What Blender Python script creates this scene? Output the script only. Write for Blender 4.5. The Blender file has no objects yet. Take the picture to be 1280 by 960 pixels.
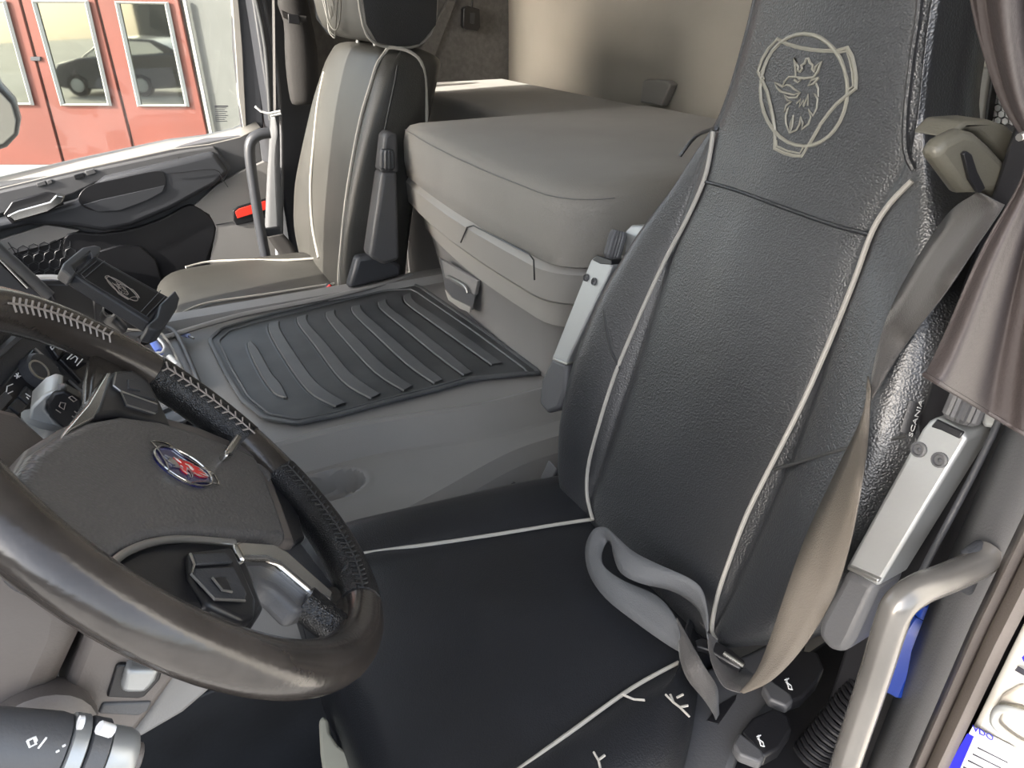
import bpy, bmesh, math, random
from mathutils import Vector, Matrix
random.seed(7)
S = bpy.context.scene
col = S.collection
V = Vector
# ------------------------------------------------------------------ camera
F = 887.0; PITCH = math.radians(28.7); AZ = math.radians(28.0)
CAM = V((0, 0, 1.45))
FW = V((math.sin(AZ)*math.cos(PITCH), math.cos(AZ)*math.cos(PITCH), -math.sin(PITCH)))
RT = V((math.cos(AZ), -math.sin(AZ), 0)); UP = RT.cross(FW)
cd = bpy.data.cameras.new('camera'); cam = bpy.data.objects.new('camera', cd); col.objects.link(cam)
cd.sensor_width = 36; cd.lens = 36*F/1280; cd.clip_start = .02; cd.clip_end = 300
cam.matrix_world = Matrix(((RT.x, UP.x, -FW.x, CAM.x), (RT.y, UP.y, -FW.y, CAM.y), (RT.z, UP.z, -FW.z, CAM.z), (0, 0, 0, 1)))
S.camera = cam
# ------------------------------------------------------------------ light
w = bpy.data.worlds.new('sky'); S.world = w; w.use_nodes = True
wn = w.node_tree.nodes; wl = w.node_tree.links
sky = wn.new('ShaderNodeTexSky'); sky.sky_type = 'NISHITA'; sky.sun_disc = False
SUN_DIR = V((-.84, -.12, .42)).normalized()       # towards the sun
sky.sun_elevation = math.asin(SUN_DIR.z); sky.sun_rotation = math.atan2(SUN_DIR.x, SUN_DIR.y)
sky.air_density = 1.0; sky.dust_density = 3.0; sky.ozone_density = 1.0
hs = wn.new('ShaderNodeHueSaturation'); hs.inputs['Saturation'].default_value = .55
wl.new(sky.outputs[0], hs.inputs['Color']); wl.new(hs.outputs[0], wn['Background'].inputs[0]); wn['Background'].inputs[1].default_value = .62
sd = bpy.data.lights.new('sun', 'SUN'); sun = bpy.data.objects.new('sun', sd); col.objects.link(sun)
sd.energy = 9.0; sd.angle = math.radians(.6); sd.color = (1, .95, .86)
sun.rotation_euler = SUN_DIR.to_track_quat('Z', 'Y').to_euler()
S.view_settings.view_transform = 'Standard'; S.view_settings.look = 'None'
S.view_settings.exposure = .6; S.view_settings.gamma = 1; S.view_settings.use_curve_mapping = False

# ------------------------------------------------------------------ coordinates: sight line met with a plane at a real place
def ray(px, py): return FW + RT*((px-640)/F) + UP*((480-py)/F)
def atp(px, py, P, n):
    d = ray(px, py); return CAM + d*((P-CAM).dot(n)/d.dot(n))
AX = {'x': V((1, 0, 0)), 'y': V((0, 1, 0)), 'z': V((0, 0, 1))}
def at(px, py, ax, v): return atp(px, py, AX[ax]*v, AX[ax])
def P(ax, v, *pts): return [at(a, b, ax, v) for a, b in pts]

# ------------------------------------------------------------------ materials
def mat(name, c, rough=.5, metal=0, bump=0, scale=200, var=0, vscale=8, spec=.5, coat=0, kind='noise', sheen=0, c2=None, det=2):
    m = bpy.data.materials.new(name); m.use_nodes = True
    n = m.node_tree.nodes; l = m.node_tree.links; b = n['Principled BSDF']
    b.inputs['Base Color'].default_value = (*c, 1); b.inputs['Roughness'].default_value = rough
    b.inputs['Metallic'].default_value = metal; b.inputs['Specular IOR Level'].default_value = spec
    b.inputs['Coat Weight'].default_value = coat; b.inputs['Coat Roughness'].default_value = .15
    b.inputs['Sheen Weight'].default_value = sheen
    tc = n.new('ShaderNodeTexCoord')
    if var or c2:
        t = n.new('ShaderNodeTexNoise'); t.inputs['Scale'].default_value = vscale; t.inputs['Detail'].default_value = 6
        l.new(tc.outputs['Object'], t.inputs['Vector'])
        r = n.new('ShaderNodeMapRange'); r.inputs[1].default_value = .35; r.inputs[2].default_value = .65
        l.new(t.outputs['Fac'], r.inputs[0])
        mx = n.new('ShaderNodeMix'); mx.data_type = 'RGBA'
        a2 = c2 or tuple(min(1, x*(1+var)) for x in c); a1 = c if c2 else tuple(x*(1-var) for x in c)
        mx.inputs[6].default_value = (*a1, 1); mx.inputs[7].default_value = (*a2, 1)
        l.new(r.outputs[0], mx.inputs[0]); l.new(mx.outputs[2], b.inputs['Base Color'])
    if bump:
        if kind == 'voronoi':
            t = n.new('ShaderNodeTexVoronoi'); t.feature = 'DISTANCE_TO_EDGE'; o = 'Distance'
        elif kind == 'smooth':
            t = n.new('ShaderNodeTexVoronoi'); t.feature = 'SMOOTH_F1'; o = 'Distance'
        elif kind == 'weave':
            t = n.new('ShaderNodeTexWave'); o = 'Fac'
        else:
            t = n.new('ShaderNodeTexNoise'); t.inputs['Detail'].default_value = det; o = 'Fac'
        t.inputs['Scale'].default_value = scale
        l.new(tc.outputs['Object'], t.inputs['Vector'])
        bp = n.new('ShaderNodeBump'); bp.inputs['Strength'].default_value = bump; bp.inputs['Distance'].default_value = .001
        l.new(t.outputs[o], bp.inputs['Height']); l.new(bp.outputs[0], b.inputs['Normal'])
    return m
M = {}
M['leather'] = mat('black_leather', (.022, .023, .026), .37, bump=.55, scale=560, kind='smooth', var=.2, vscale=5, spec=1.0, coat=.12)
M['leather_sunlit'] = mat('sunlit_tone_leather', (.050, .048, .043), .42, bump=.4, scale=700, kind='smooth', var=.15, vscale=6)  # black seat leather made greyer, so sunlight is put into the colour
M['leather_cushion'] = mat('black_cushion_leather', (.012, .013, .016), .45, bump=.3, scale=700, kind='smooth', var=.2, vscale=6)
M['gloss_leather'] = mat('worn_wheel_leather', (.045, .038, .033), .22, bump=.15, scale=300, kind='smooth', var=.4, vscale=14, coat=.25)
M['grip'] = mat('perforated_grip_leather', (.010, .010, .011), .3, bump=.9, scale=420, kind='voronoi')
M['piping'] = mat('beige_piping', (.40, .38, .34), .6)
M['lit_emboss'] = mat('lit_embossed_line', (.30, .285, .235), .4)  # really the seat's own leather; the light it catches is coloured beige
M['thread'] = mat('grey_thread', (.33, .29, .26), .6)
M['dark_thread'] = mat('black_thread', (.04, .04, .04), .6)
M['beltc'] = mat('belt_webbing', (.06, .055, .052), .6, bump=.5, scale=700, sheen=.2)
M['beltb'] = mat('belt_webbing_pale', (.10, .102, .106), .6, bump=.5, scale=700)
M['fabric'] = mat('grey_beige_fabric', (.30, .28, .25), .9, bump=.7, scale=420, var=.08, vscale=3, sheen=.15)
M['wallfab'] = mat('wall_felt', (.43, .40, .345), .95, bump=.6, scale=500, var=.05, vscale=3)
M['headliner'] = mat('pale_headliner', (.58, .58, .565), .9, bump=.5, scale=500)
M['sidefab'] = mat('side_felt', (.15, .145, .14), .95, bump=.7, scale=300, var=.12, vscale=60)
M['plastic'] = mat('grey_plastic', (.23, .222, .215), .5, bump=.3, scale=600, var=.04, vscale=5)
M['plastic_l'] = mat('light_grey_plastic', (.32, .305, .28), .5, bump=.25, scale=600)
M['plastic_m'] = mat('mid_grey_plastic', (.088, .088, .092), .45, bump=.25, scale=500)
M['plastic_d'] = mat('charcoal_plastic', (.042, .044, .05), .42, bump=.3, scale=500)
M['plastic_dd'] = mat('black_plastic', (.014, .014, .016), .35, bump=.1, scale=500)
M['taupe'] = mat('taupe_plastic', (.135, .118, .108), .4, bump=.2, scale=500, var=.06, vscale=10)
M['hub'] = mat('hub_plastic', (.095, .09, .088), .3, bump=.5, scale=420, kind='smooth')
M['rubber'] = mat('rubber_mat', (.045, .047, .049), .5, bump=.15, scale=700, var=.2, vscale=12)
M['rubber_rib'] = mat('rubber_rib', (.085, .088, .09), .5, bump=.15, scale=700, var=.1, vscale=12)
M['floorm'] = mat('floor_rubber', (.016, .017, .02), .5, bump=.3, scale=120, var=.3, vscale=9)
M['chrome'] = mat('satin_chrome', (.62, .61, .59), .16, 1, var=.05)
M['silver'] = mat('silver_plastic', (.46, .45, .43), .28, .85)
M['steel'] = mat('brushed_steel', (.42, .43, .43), .42, .6, bump=.1, scale=300)
M['white'] = mat('white_paint', (.60, .585, .55), .3, coat=.3)
M['paper'] = mat('white_sticker', (.52, .52, .55), .5)
M['print'] = mat('white_print', (.8, .8, .8), .5)
M['ink'] = mat('dark_ink', (.03, .03, .04), .6)
M['blue'] = mat('blue_print', (.02, .02, .52), .4)
M['navy'] = mat('navy_enamel', (.012, .014, .09), .15, coat=.5)
M['redem'] = mat('red_enamel', (.75, .03, .03), .3)
M['red'] = mat('red_plastic', (.85, .05, .03), .35)
M['bluepl'] = mat('blue_plastic', (.008, .04, .28), .35)
M['curtain'] = mat('brown_curtain', (.05, .04, .039), .6, bump=.3, scale=500)
M['strapm'] = mat('black_strap_cloth', (.02, .018, .017), .8, bump=.4, scale=300)
M['redwall'] = mat('red_painted_steel', (.125, .020, .010), .6, var=.12, vscale=.7)
M['seam'] = mat('dark_joint', (.06, .04, .035), .8)
M['wallgrey'] = mat('pale_grey_render', (.105, .106, .10), .85, bump=.4, scale=30, var=.06, vscale=2)
M['winframe'] = mat('white_window_frame', (.33, .33, .31), .4)
M['concrete'] = mat('concrete_ground', (.32, .31, .29), .9, bump=.5, scale=12, var=.15, vscale=.6)
M['carpaint'] = mat('black_car_paint', (.03, .035, .045), .2, coat=.8)
M['tyre'] = mat('tyre_rubber', (.015, .015, .015), .8)
M['mirrorg'] = mat('mirror_glass', (.85, .87, .86), .03, 1)
M['grille'] = mat('grille_metal', (.5, .5, .49), .4, .2)
M['housing'] = mat('bronze_grey_plastic', (.12, .112, .088), .42, bump=.2, scale=500)
# reflecting window panes of the building
M['pane'] = mat('window_pane', (.30, .305, .26), .03, 1)
# added blind, out of view: stops direct sun, passes soft daylight
m = mat('added_blind_cloth', (.58, .58, .57), .8); n = m.node_tree.nodes; l = m.node_tree.links
tl = n.new('ShaderNodeBsdfTranslucent'); tl.inputs[0].default_value = (.74, .76, .78, 1); ms = n.new('ShaderNodeMixShader'); ms.inputs[0].default_value = .35
l.new(n['Principled BSDF'].outputs[0], ms.inputs[1]); l.new(tl.outputs[0], ms.inputs[2]); l.new(ms.outputs[0], n['Material Output'].inputs[0]); M['blind'] = m
# clear side window: faint dusty pane
m = bpy.data.materials.new('door_glass'); m.use_nodes = True; n = m.node_tree.nodes; l = m.node_tree.links; n.remove(n['Principled BSDF'])
tr = n.new('ShaderNodeBsdfTransparent'); tr.inputs[0].default_value = (.93, .95, .93, 1)
gl = n.new('ShaderNodeBsdfGlossy'); gl.inputs['Roughness'].default_value = .02
df = n.new('ShaderNodeBsdfDiffuse'); df.inputs[0].default_value = (.75, .70, .6, 1)
fr = n.new('ShaderNodeFresnel'); fr.inputs[0].default_value = 1.45
m1 = n.new('ShaderNodeMixShader'); m2 = n.new('ShaderNodeMixShader')
nt = n.new('ShaderNodeTexNoise'); nt.inputs['Scale'].default_value = 6; nt.inputs['Detail'].default_value = 8
mr = n.new('ShaderNodeMapRange'); mr.inputs[3].default_value = .01; mr.inputs[4].default_value = .05
l.new(nt.outputs['Fac'], mr.inputs[0]); l.new(mr.outputs[0], m1.inputs[0]); l.new(tr.outputs[0], m1.inputs[1]); l.new(df.outputs[0], m1.inputs[2])
l.new(fr.outputs[0], m2.inputs[0]); l.new(m1.outputs[0], m2.inputs[1]); l.new(gl.outputs[0], m2.inputs[2]); l.new(m2.outputs[0], n['Material Output'].inputs[0])
M['glass'] = m

# ------------------------------------------------------------------ builders
def add(name, verts, faces, m, parent=None, smooth=True, sharp=None):
    me = bpy.data.meshes.new(name); me.from_pydata([tuple(v) for v in verts], [], faces); me.validate()
    bm = bmesh.new(); bm.from_mesh(me); bmesh.ops.recalc_face_normals(bm, faces=bm.faces); bm.to_mesh(me); bm.free()
    me.materials.append(M[m] if isinstance(m, str) else m)
    if smooth: me.polygons.foreach_set('use_smooth', [True]*len(me.polygons))
    if sharp:
        me.set_sharp_from_angle(angle=math.radians(sharp))
    o = bpy.data.objects.new(name, me); col.objects.link(o)
    if parent: o.parent = parent; o.matrix_parent_inverse = parent.matrix_world.inverted() if False else Matrix.Translation(-parent.location)
    return o
def things(name, label, cat, loc=(0, 0, 0), group=None):
    o = bpy.data.objects.new(name, None); o.empty_display_size = .02; o.location = loc; col.objects.link(o)
    o['label'] = label; o['category'] = cat
    if group: o['group'] = group
    return o
def tag(o, label, cat, group=None):
    o['label'] = label; o['category'] = cat
    if group: o['group'] = group
    return o
def struct(o): o['kind'] = 'structure'; return o
def bev(o, wd, seg=2, ang=35):
    if wd:
        b = o.modifiers.new('bevel', 'BEVEL'); b.width = wd; b.segments = seg; b.limit_method = 'ANGLE'; b.angle_limit = math.radians(ang)
    return o
def prism(name, pts, off, m, parent=None, bw=.002, seg=2):
    """outline polygon given thickness along off (a vector away from the front face)"""
    n = len(pts); off = V(off); vs = list(pts)+[p+off for p in pts]
    fs = [list(range(n)), list(range(2*n-1, n-1, -1))]+[[i, (i+1) % n, (i+1) % n+n, i+n] for i in range(n)]
    o = add(name, vs, fs, m, parent, True, 40); bev(o, bw, seg); return o
def box(name, a, b, m, parent=None, bw=.004, seg=2):
    x0, y0, z0 = a; x1, y1, z1 = b
    return prism(name, [V((x0, y0, z0)), V((x1, y0, z0)), V((x1, y1, z0)), V((x0, y1, z0))], (0, 0, z1-z0), m, parent, bw, seg)
def cr(pts, n=6, closed=False):
    out = []; N = len(pts); pts = [V(p) for p in pts]
    rng = range(N if closed else N-1)
    for i in rng:
        g = (lambda k: pts[k % N]) if closed else (lambda k: pts[max(0, min(N-1, k))])
        p0, p1, p2, p3 = g(i-1), g(i), g(i+1), g(i+2)
        for k in range(n):
            t = k/n; out.append(.5*((2*p1)+(p2-p0)*t+(2*p0-5*p1+4*p2-p3)*t*t+(3*p1-p0-3*p2+p3)*t*t*t))
    if not closed: out.append(pts[-1])
    return out
def tube_data(pts, r, seg=8, closed=False, flat=1.0, upv=None):
    pts = [V(p) for p in pts]; N = len(pts); vs = []; fs = []; u = None
    for i, p in enumerate(pts):
        if closed: t = pts[(i+1) % N]-pts[i-1]
        else: t = pts[min(N-1, i+1)]-pts[max(0, i-1)]
        if t.length < 1e-9: t = V((0, 0, 1))
        t.normalize()
        if upv is not None: u = V(upv)-t*t.dot(V(upv))
        elif u is None: u = t.orthogonal()
        else: u = u-t*t.dot(u)
        if u.length < 1e-6: u = t.orthogonal()
        u.normalize(); b = t.cross(u)
        rr = r[i] if isinstance(r, (list, tuple)) else r
        for k in range(seg):
            a = 2*math.pi*k/seg; vs.append(p+u*(math.cos(a)*rr*flat)+b*(math.sin(a)*rr))
    M_ = N if closed else N-1
    for i in range(M_):
        for k in range(seg):
            a, b2 = i*seg+k, i*seg+(k+1) % seg; j = (i+1) % N
            fs.append([a, b2, j*seg+(k+1) % seg, j*seg+k])
    if not closed: fs += [list(range(seg-1, -1, -1)), list(range((N-1)*seg, N*seg))]
    return vs, fs
def tube(name, pts, r, m, parent=None, seg=8, closed=False, flat=1.0, upv=None, smooth=0):
    if smooth: pts = cr(pts, smooth, closed)
    vs, fs = tube_data(pts, r, seg, closed, flat, upv); return add(name, vs, fs, m, parent, True, 50)
def tubes(name, lines, r, m, parent=None, seg=5, closed=False, smooth=0):
    vs, fs = [], []
    for ln in lines:
        c = closed
        if smooth: ln = cr(ln, smooth, c)
        v, f = tube_data(ln, r, seg, c); k = len(vs); vs += v; fs += [[i+k for i in q] for q in f]
    return add(name, vs, fs, m, parent, True, 50)
def plates(name, polys, off, m, parent=None):
    vs, fs = [], []; off = V(off)
    for pts in polys:
        n = len(pts); k = len(vs); vs += list(pts)+[p+off for p in pts]
        fs += [[k+i for i in range(n)], [k+i for i in range(2*n-1, n-1, -1)]]+[[k+i, k+(i+1) % n, k+(i+1) % n+n, k+i+n] for i in range(n)]
    return add(name, vs, fs, m, parent, False)
def grid(name, rows, m, parent=None, thick=0, closed=False, caps=False, sub=0, sharp=None):
    nr, nc = len(rows), len(rows[0]); vs = [p for r in rows for p in r]; fs = []
    for i in range(nr-1):
        for j in range(nc if closed else nc-1):
            fs.append([i*nc+j, i*nc+(j+1) % nc, (i+1)*nc+(j+1) % nc, (i+1)*nc+j])
    if caps: fs += [list(range(nc)), list(range((nr-1)*nc, nr*nc))]
    o = add(name, vs, fs, m, parent, True, sharp)
    if thick: s = o.modifiers.new('thick', 'SOLIDIFY'); s.thickness = thick; s.offset = 0
    if sub: s = o.modifiers.new('sub', 'SUBSURF'); s.levels = s.render_levels = sub
    return o
def ribbon(name, A, B, m, parent=None, thick=.0012, n=6):
    a, b = cr(A, n), cr(B, n)
    return grid(name, [[p, p.lerp(q, .33), p.lerp(q, .67), q] for p, q in zip(a, b)], m, parent, thick)
def lathe(name, prof, loc, axis, m, parent=None, seg=24, sharp=35):
    ax = V(axis).normalized(); u = ax.orthogonal().normalized(); b = ax.cross(u); loc = V(loc)
    rows = [[loc+ax*h+u*(r*math.cos(2*math.pi*k/seg))+b*(r*math.sin(2*math.pi*k/seg)) for k in range(seg)] for r, h in prof]
    return grid(name, rows, m, parent, closed=True, caps=True, sharp=sharp)
def knurl(name, loc, axis, r, h, m, parent, teeth=18):
    ax = V(axis).normalized(); u = ax.orthogonal().normalized(); b = ax.cross(u); loc = V(loc); rows = []
    for rr, hh in ((.75, 0), (1, .12), (1, .85), (.8, 1)):
        rows.append([loc+ax*(h*hh)+(u*math.cos(math.pi*k/teeth)+b*math.sin(math.pi*k/teeth))*(r*rr*(1 if k % 2 else .88)) for k in range(2*teeth)])
    return grid(name, rows, m, parent, closed=True, caps=True, sharp=25)
def smo(pts, n=4):
    return [(p.x, p.y) for p in cr([V((a, b, 0)) for a, b in pts], n, True)]
def lerp_tab(tab, z):
    if z <= tab[0][0]: return tab[0][1:]
    for a, b in zip(tab, tab[1:]):
        if z <= b[0]:
            t = (z-a[0])/(b[0]-a[0]); t = t*t*(3-2*t)*.5+t*.5
            return tuple(p+(q-p)*t for p, q in zip(a[1:], b[1:]))
    return tab[-1][1:]
def text_obj(name, body, size, o, ux, uy, m, parent, th=.0002):
    c = bpy.data.curves.new(name, 'FONT'); c.body = body; c.size = size; c.extrude = th
    t = bpy.data.objects.new(name, c); col.objects.link(t)
    ux = V(ux).normalized(); uz = ux.cross(V(uy)).normalized(); uy = uz.cross(ux)
    mw = Matrix(((ux.x, uy.x, uz.x, o.x), (ux.y, uy.y, uz.y, o.y), (ux.z, uy.z, uz.z, o.z), (0, 0, 0, 1)))
    dg = bpy.context.evaluated_depsgraph_get(); me = bpy.data.meshes.new_from_object(t.evaluated_get(dg))
    bpy.data.objects.remove(t); me.transform(mw); me.materials.clear(); me.materials.append(M[m])
    q = bpy.data.objects.new(name, me); col.objects.link(q)
    if parent: q.parent = parent; q.matrix_parent_inverse = Matrix.Translation(-parent.location)
    return q

def place(t, loc, k):
    """scale a finished thing about the camera by setting its location and scale"""
    t.location = loc; t.scale = (k, k, k)
# emblem: ring, three-cornered outline and crowned griffin head, in unit coordinates (x right, y up)
def E_(x, y): return ((x-400)/290.0, (440-y)/375.0)
EM_RING = [(math.cos(a*math.pi/16), math.sin(a*math.pi/16)) for a in range(32)]
EM_TRI = [E_(*p) for p in [(225,100),(290,135),(370,158),(450,172),(530,180),(620,180),(690,158),(722,220),(738,290),(748,360),(745,430),(680,480),(615,535),(560,600),(510,670),(470,740),(430,810),(385,882),(330,878),(270,862),(205,830),(208,760),(205,690),(192,610),(175,530),(155,450),(125,380),(95,318),(120,240),(165,165)]]
EM_TRI2 = [E_(*p) for p in [(240,135),(180,190),(145,250),(115,318),(135,370)]], [E_(*p) for p in [(620,195),(685,180),(705,240),(722,320),(728,415),(680,450)]], [E_(*p) for p in [(215,775),(220,815),(290,845),(375,862),(400,810)]]
EM_CROWN = [E_(*p) for p in [(335,225),(350,270),(362,285),(358,310),(375,318),(388,300),(382,275),(405,262),(415,232),(430,228),(440,260),(460,275),(455,300),(470,318),(478,285),(515,250),(490,320),(462,355),(400,362),(348,352)]]
EM_HEAD = [[E_(*p) for p in q] for q in [
    [(345,352),(300,352),(268,385),(258,418),(285,405),(312,412),(335,435),(372,455),(335,472),(290,462),(245,450),(222,425),(208,390),(235,405),(262,420)],
    [(372,455),(350,490),(300,490),(270,470),(290,510),(318,515),(280,545),(270,585),(295,560),(278,610),(280,660),(300,722),(312,660),(330,608),(322,680),(305,728),(350,705),(372,660),(378,620),(392,660),(385,702),(430,665),(445,620),(432,570),(460,612),(485,560),(490,500),(470,462),(495,482),(495,430),(480,395)],
    [(500,358),(450,372),(428,412),(462,398),(500,358)], [(335,372),(360,388),(380,372),(362,362)], [(350,530),(378,500),(370,555),(402,505),(398,550),(430,470),(428,545)]]]
EM_BODY = [E_(*p) for p in [(345,352),(300,352),(262,390),(285,405),(335,435),(372,455),(330,490),(300,520),(270,585),(280,650),(300,720),(350,705),(378,640),(385,702),(430,665),(470,612),(490,540),(500,480),(495,420),(500,358),(430,362)]]
def emblem_lines(parent, mapf, r, m, names=('emblem_outline', 'emblem_griffin')):
    a = tubes(names[0], [[mapf(*p) for p in EM_RING], [mapf(*p) for p in EM_TRI]], r, m, parent, 6, True)
    b = tubes(names[1], [[mapf(*p) for p in q] for q in EM_HEAD]+[[mapf(*p) for p in q] for q in EM_TRI2], r*.6, m, parent, 5)
    c = tubes('emblem_crown', [[mapf(*p) for p in EM_CROWN]], r*.7, m, parent, 5, True)
    return a, b, c

# ================================================================== SETTING: the cab shell
o = struct(box('floor', (-1.0, .17, .18), (1.5, 2.62, .24), 'floorm', bw=0))
o = struct(box('ceiling', (-.60, .06, 2.15), (1.5, 2.9, 2.2), 'headliner', bw=0))
# rear wall with soft vertical folds
rows = []
for i in range(24):
    y = .12+(2.86-.12)*i/23
    dx = .012*math.sin(y*7.3)+.01*math.sin(y*13+1)
    rows.append([V((1.5+dx*(1-abs(k-4)/8), y, .45+k*.215)) for k in range(9)])
struct(grid('wall_back', rows, 'wallfab', thick=.02))
# far side wall of the sleeping area
WS = 2.86
o = struct(box('wall_right', (.62, WS, .24), (1.52, WS+.05, 2.16), 'sidefab', bw=0))
t1 = struct(prism('trim_1', P('y', WS-.012, (560, 0), (572, 0), (545, 70), (520, 100), (500, 102), (520, 70)), (0, .02, 0), 'sidefab', bw=.006))
t2 = struct(prism('trim_2', P('y', WS-.02, (500, -20), (516, -20), (500, 45), (482, 100), (470, 100)), (0, .03, 0), 'sidefab', bw=.006))
# far B pillar
struct(prism('wall_pillar', [V((.47, 2.62, .24)), V((.66, 2.66, .24)), V((.70, 2.9, .24)), V((.45, 2.82, .24))], (0, 0, 1.92), 'plastic_d', bw=.01))
struct(tube('trim_3', P('y', 2.6, (318, -10), (332, 60), (338, 150)), .008, 'rubber', smooth=3))
struct(tube('trim_4', P('y', 2.61, (328, -10), (345, 80), (352, 170), (352, 300)), .006, 'plastic_m', smooth=3))
# front: A pillars, header and cowl (windscreen opening between them)
def slant(name, y0, y1, m='plastic_m'):
    return struct(prism(name, [V((-1.02, y0, 1.02)), V((-.92, y0, 1.02)), V((-.50, y0, 2.17)), V((-.60, y0, 2.17))], (0, y1-y0, 0), m, bw=.01))
slant('trim_5', -.04, .20); slant('trim_6', 2.6, 2.76)  # near pillar widened to keep sun off the handle and armrest
vs_ = things('added_sun_blind', 'added roller blind, out of view, that keeps the sun off the driver side', 'blind', (-.6, .8, 1.9))  # added out of view to block sun from driver side and tunnel
prism('added_blind_cloth', [V((-.80, .16, 1.12)), V((-.80, 1.93, 1.12)), V((-.56, 1.93, 2.13)), V((-.56, .16, 2.13))], (.004, 0, 0), 'blind', vs_, 0)
tube('added_blind_bar', [V((-.80, .15, 1.12)), V((-.80, 1.94, 1.12))], .012, 'plastic_m', vs_)
struct(box('wall_front', (-1.05, .06, .2), (-.85, 2.76, 1.0), 'plastic_d', bw=.02))
struct(box('wall_left', (.62, .04, .24), (1.5, .10, 2.16), 'wallfab', bw=0))
struct(box('trim_7', (-.62, .02, 2.05), (.62, .12, 2.15), 'plastic_m'))

# ------------------------------------------------------------------ far door
DY = 2.6
door = struct(things('door_1', '', '')); del door['label']; del door['category']; door.location = (-.2, DY, .3)
def dplate(name, pts, y, th, m, bw=.003, **k): return prism(name, P('y', y, *pts), (0, th, 0), m, door, bw, **k)
dplate('door_panel', [(-260, 300), (0, 232), (120, 208), (228, 183), (323, 166), (345, 330), (330, 430), (200, 520), (-200, 520)], DY+.02, .10, 'plastic_m')
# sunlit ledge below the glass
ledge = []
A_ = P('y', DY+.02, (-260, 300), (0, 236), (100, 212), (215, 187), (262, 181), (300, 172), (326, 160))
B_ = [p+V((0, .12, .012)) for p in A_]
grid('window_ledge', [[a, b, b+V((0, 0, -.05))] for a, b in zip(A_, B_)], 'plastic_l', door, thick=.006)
dplate('armrest_body', [(-260, 330), (0, 275), (60, 262), (95, 252), (130, 222), (225, 200), (268, 190), (288, 215), (270, 232), (215, 262), (165, 283), (130, 290), (95, 284), (40, 281), (0, 290), (-260, 350)], DY-.035, .06, 'plastic_d', .016, seg=4)
dplate('upper_trim', [(-260, 318), (0, 240), (120, 212), (225, 190), (268, 184), (290, 210), (280, 228), (225, 215), (215, 205), (180, 215), (120, 228), (90, 243), (0, 268), (-260, 350)], DY-.005, .03, 'plastic_m', .004)
dplate('pull_pocket', smo([(98, 247), (112, 232), (150, 223), (195, 214), (206, 219), (205, 236), (185, 249), (148, 262), (122, 264), (105, 259)]), DY-.038, .004, 'plastic_dd', .001)
dplate('pocket_lip', [(104, 256), (125, 250), (206, 232), (203, 240), (185, 250), (150, 263), (122, 265)], DY-.041, .004, 'plastic_d', .001)
dplate('lower_trim', [(0, 300), (58, 281), (100, 288), (60, 306), (22, 316), (0, 322)], DY-.01, .02, 'plastic', .002)
dplate('rear_trim', [(242, 258), (270, 232), (300, 215), (330, 202), (338, 205), (345, 330), (262, 330), (270, 285), (262, 268)], DY-.01, .02, 'plastic', .002)
dplate('map_pocket', smo([(84, 292), (125, 292), (165, 286), (205, 272), (238, 256), (262, 270), (270, 288), (262, 318), (250, 345), (200, 360), (120, 350), (80, 325)]), DY-.012, .02, 'plastic_dd', .006)
dplate('pocket_wall', [(120, 315), (150, 306), (175, 308), (195, 325), (205, 360), (120, 370)], DY-.02, .01, 'plastic_dd', .004)
# speaker grille of hexagons
hexs = []
for i in range(-3, 7):
    for j in range(-4, 4):
        cx = 42+i*13.2+(6.6 if j % 2 else 0); cy = 334+j*11.5-i*2.2
        if -10 < cx < 92 and 306+(-(cx-60)*.16) < cy < 365: hexs.append(P('y', DY-.012, *[(cx+7*math.sin(k*math.pi/3), cy+6.4*math.cos(k*math.pi/3)) for k in range(6)]))
dplate('speaker_panel', [(-40, 335), (20, 318), (85, 298), (110, 330), (120, 380), (-40, 400)], DY-.006, .01, 'plastic_dd', .001)
g = tubes('speaker_grille', hexs, .0011, 'plastic_d', door, 4, True); g['kind'] = 'stuff'
# chrome inner handle
h = dplate('door_handle', [(8, 270), (22, 263), (62, 252), (70, 243), (82, 245), (78, 255), (60, 266), (18, 278)], DY-.06, .025, 'chrome', .005, seg=3)
dplate('handle_recess', [(4, 268), (15, 252), (58, 240), (75, 243), (80, 256), (15, 280)], DY-.04, .01, 'plastic_dd', .003)
for k, q in enumerate([[(92, 219), (104, 216), (106, 221), (94, 225)], [(106, 214), (117, 211), (121, 216), (109, 220)], [(45, 229), (56, 226), (58, 231), (47, 234)], [(58, 226), (64, 224), (66, 229), (60, 231)]]):
    prism('window_switch', P('y', DY-.01, *q), (0, .01, 0), 'plastic_dd' if k == 0 else 'plastic_m', door, .0015)
# red reflector in the door
dplate('reflector_frame', [(291, 263), (298, 258), (333, 248), (334, 272), (296, 282), (292, 276)], DY-.016, .01, 'plastic_dd', .003)
rf = dplate('red_reflector', [(294, 265), (299, 261), (332, 251), (333, 262), (297, 273)], DY-.019, .006, 'red', .001); rf['label'] = 'bright red reflector let into the grey door'
tube('seam', P('y', DY-.012, (270, 281), (282, 279), (292, 277)), .0012, 'plastic_dd', door)
tube('seam', P('y', DY-.007, (223, 196), (225, 215)), .0012, 'plastic_dd', door)
tube('seam', P('y', DY-.042, (208, 217), (225, 216), (268, 212), (278, 224), (285, 234)), .0012, 'plastic_dd', door, smooth=3)
tube('seam', P('y', DY-.012, (10, 303), (20, 318)), .0012, 'plastic_dd', door)
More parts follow.
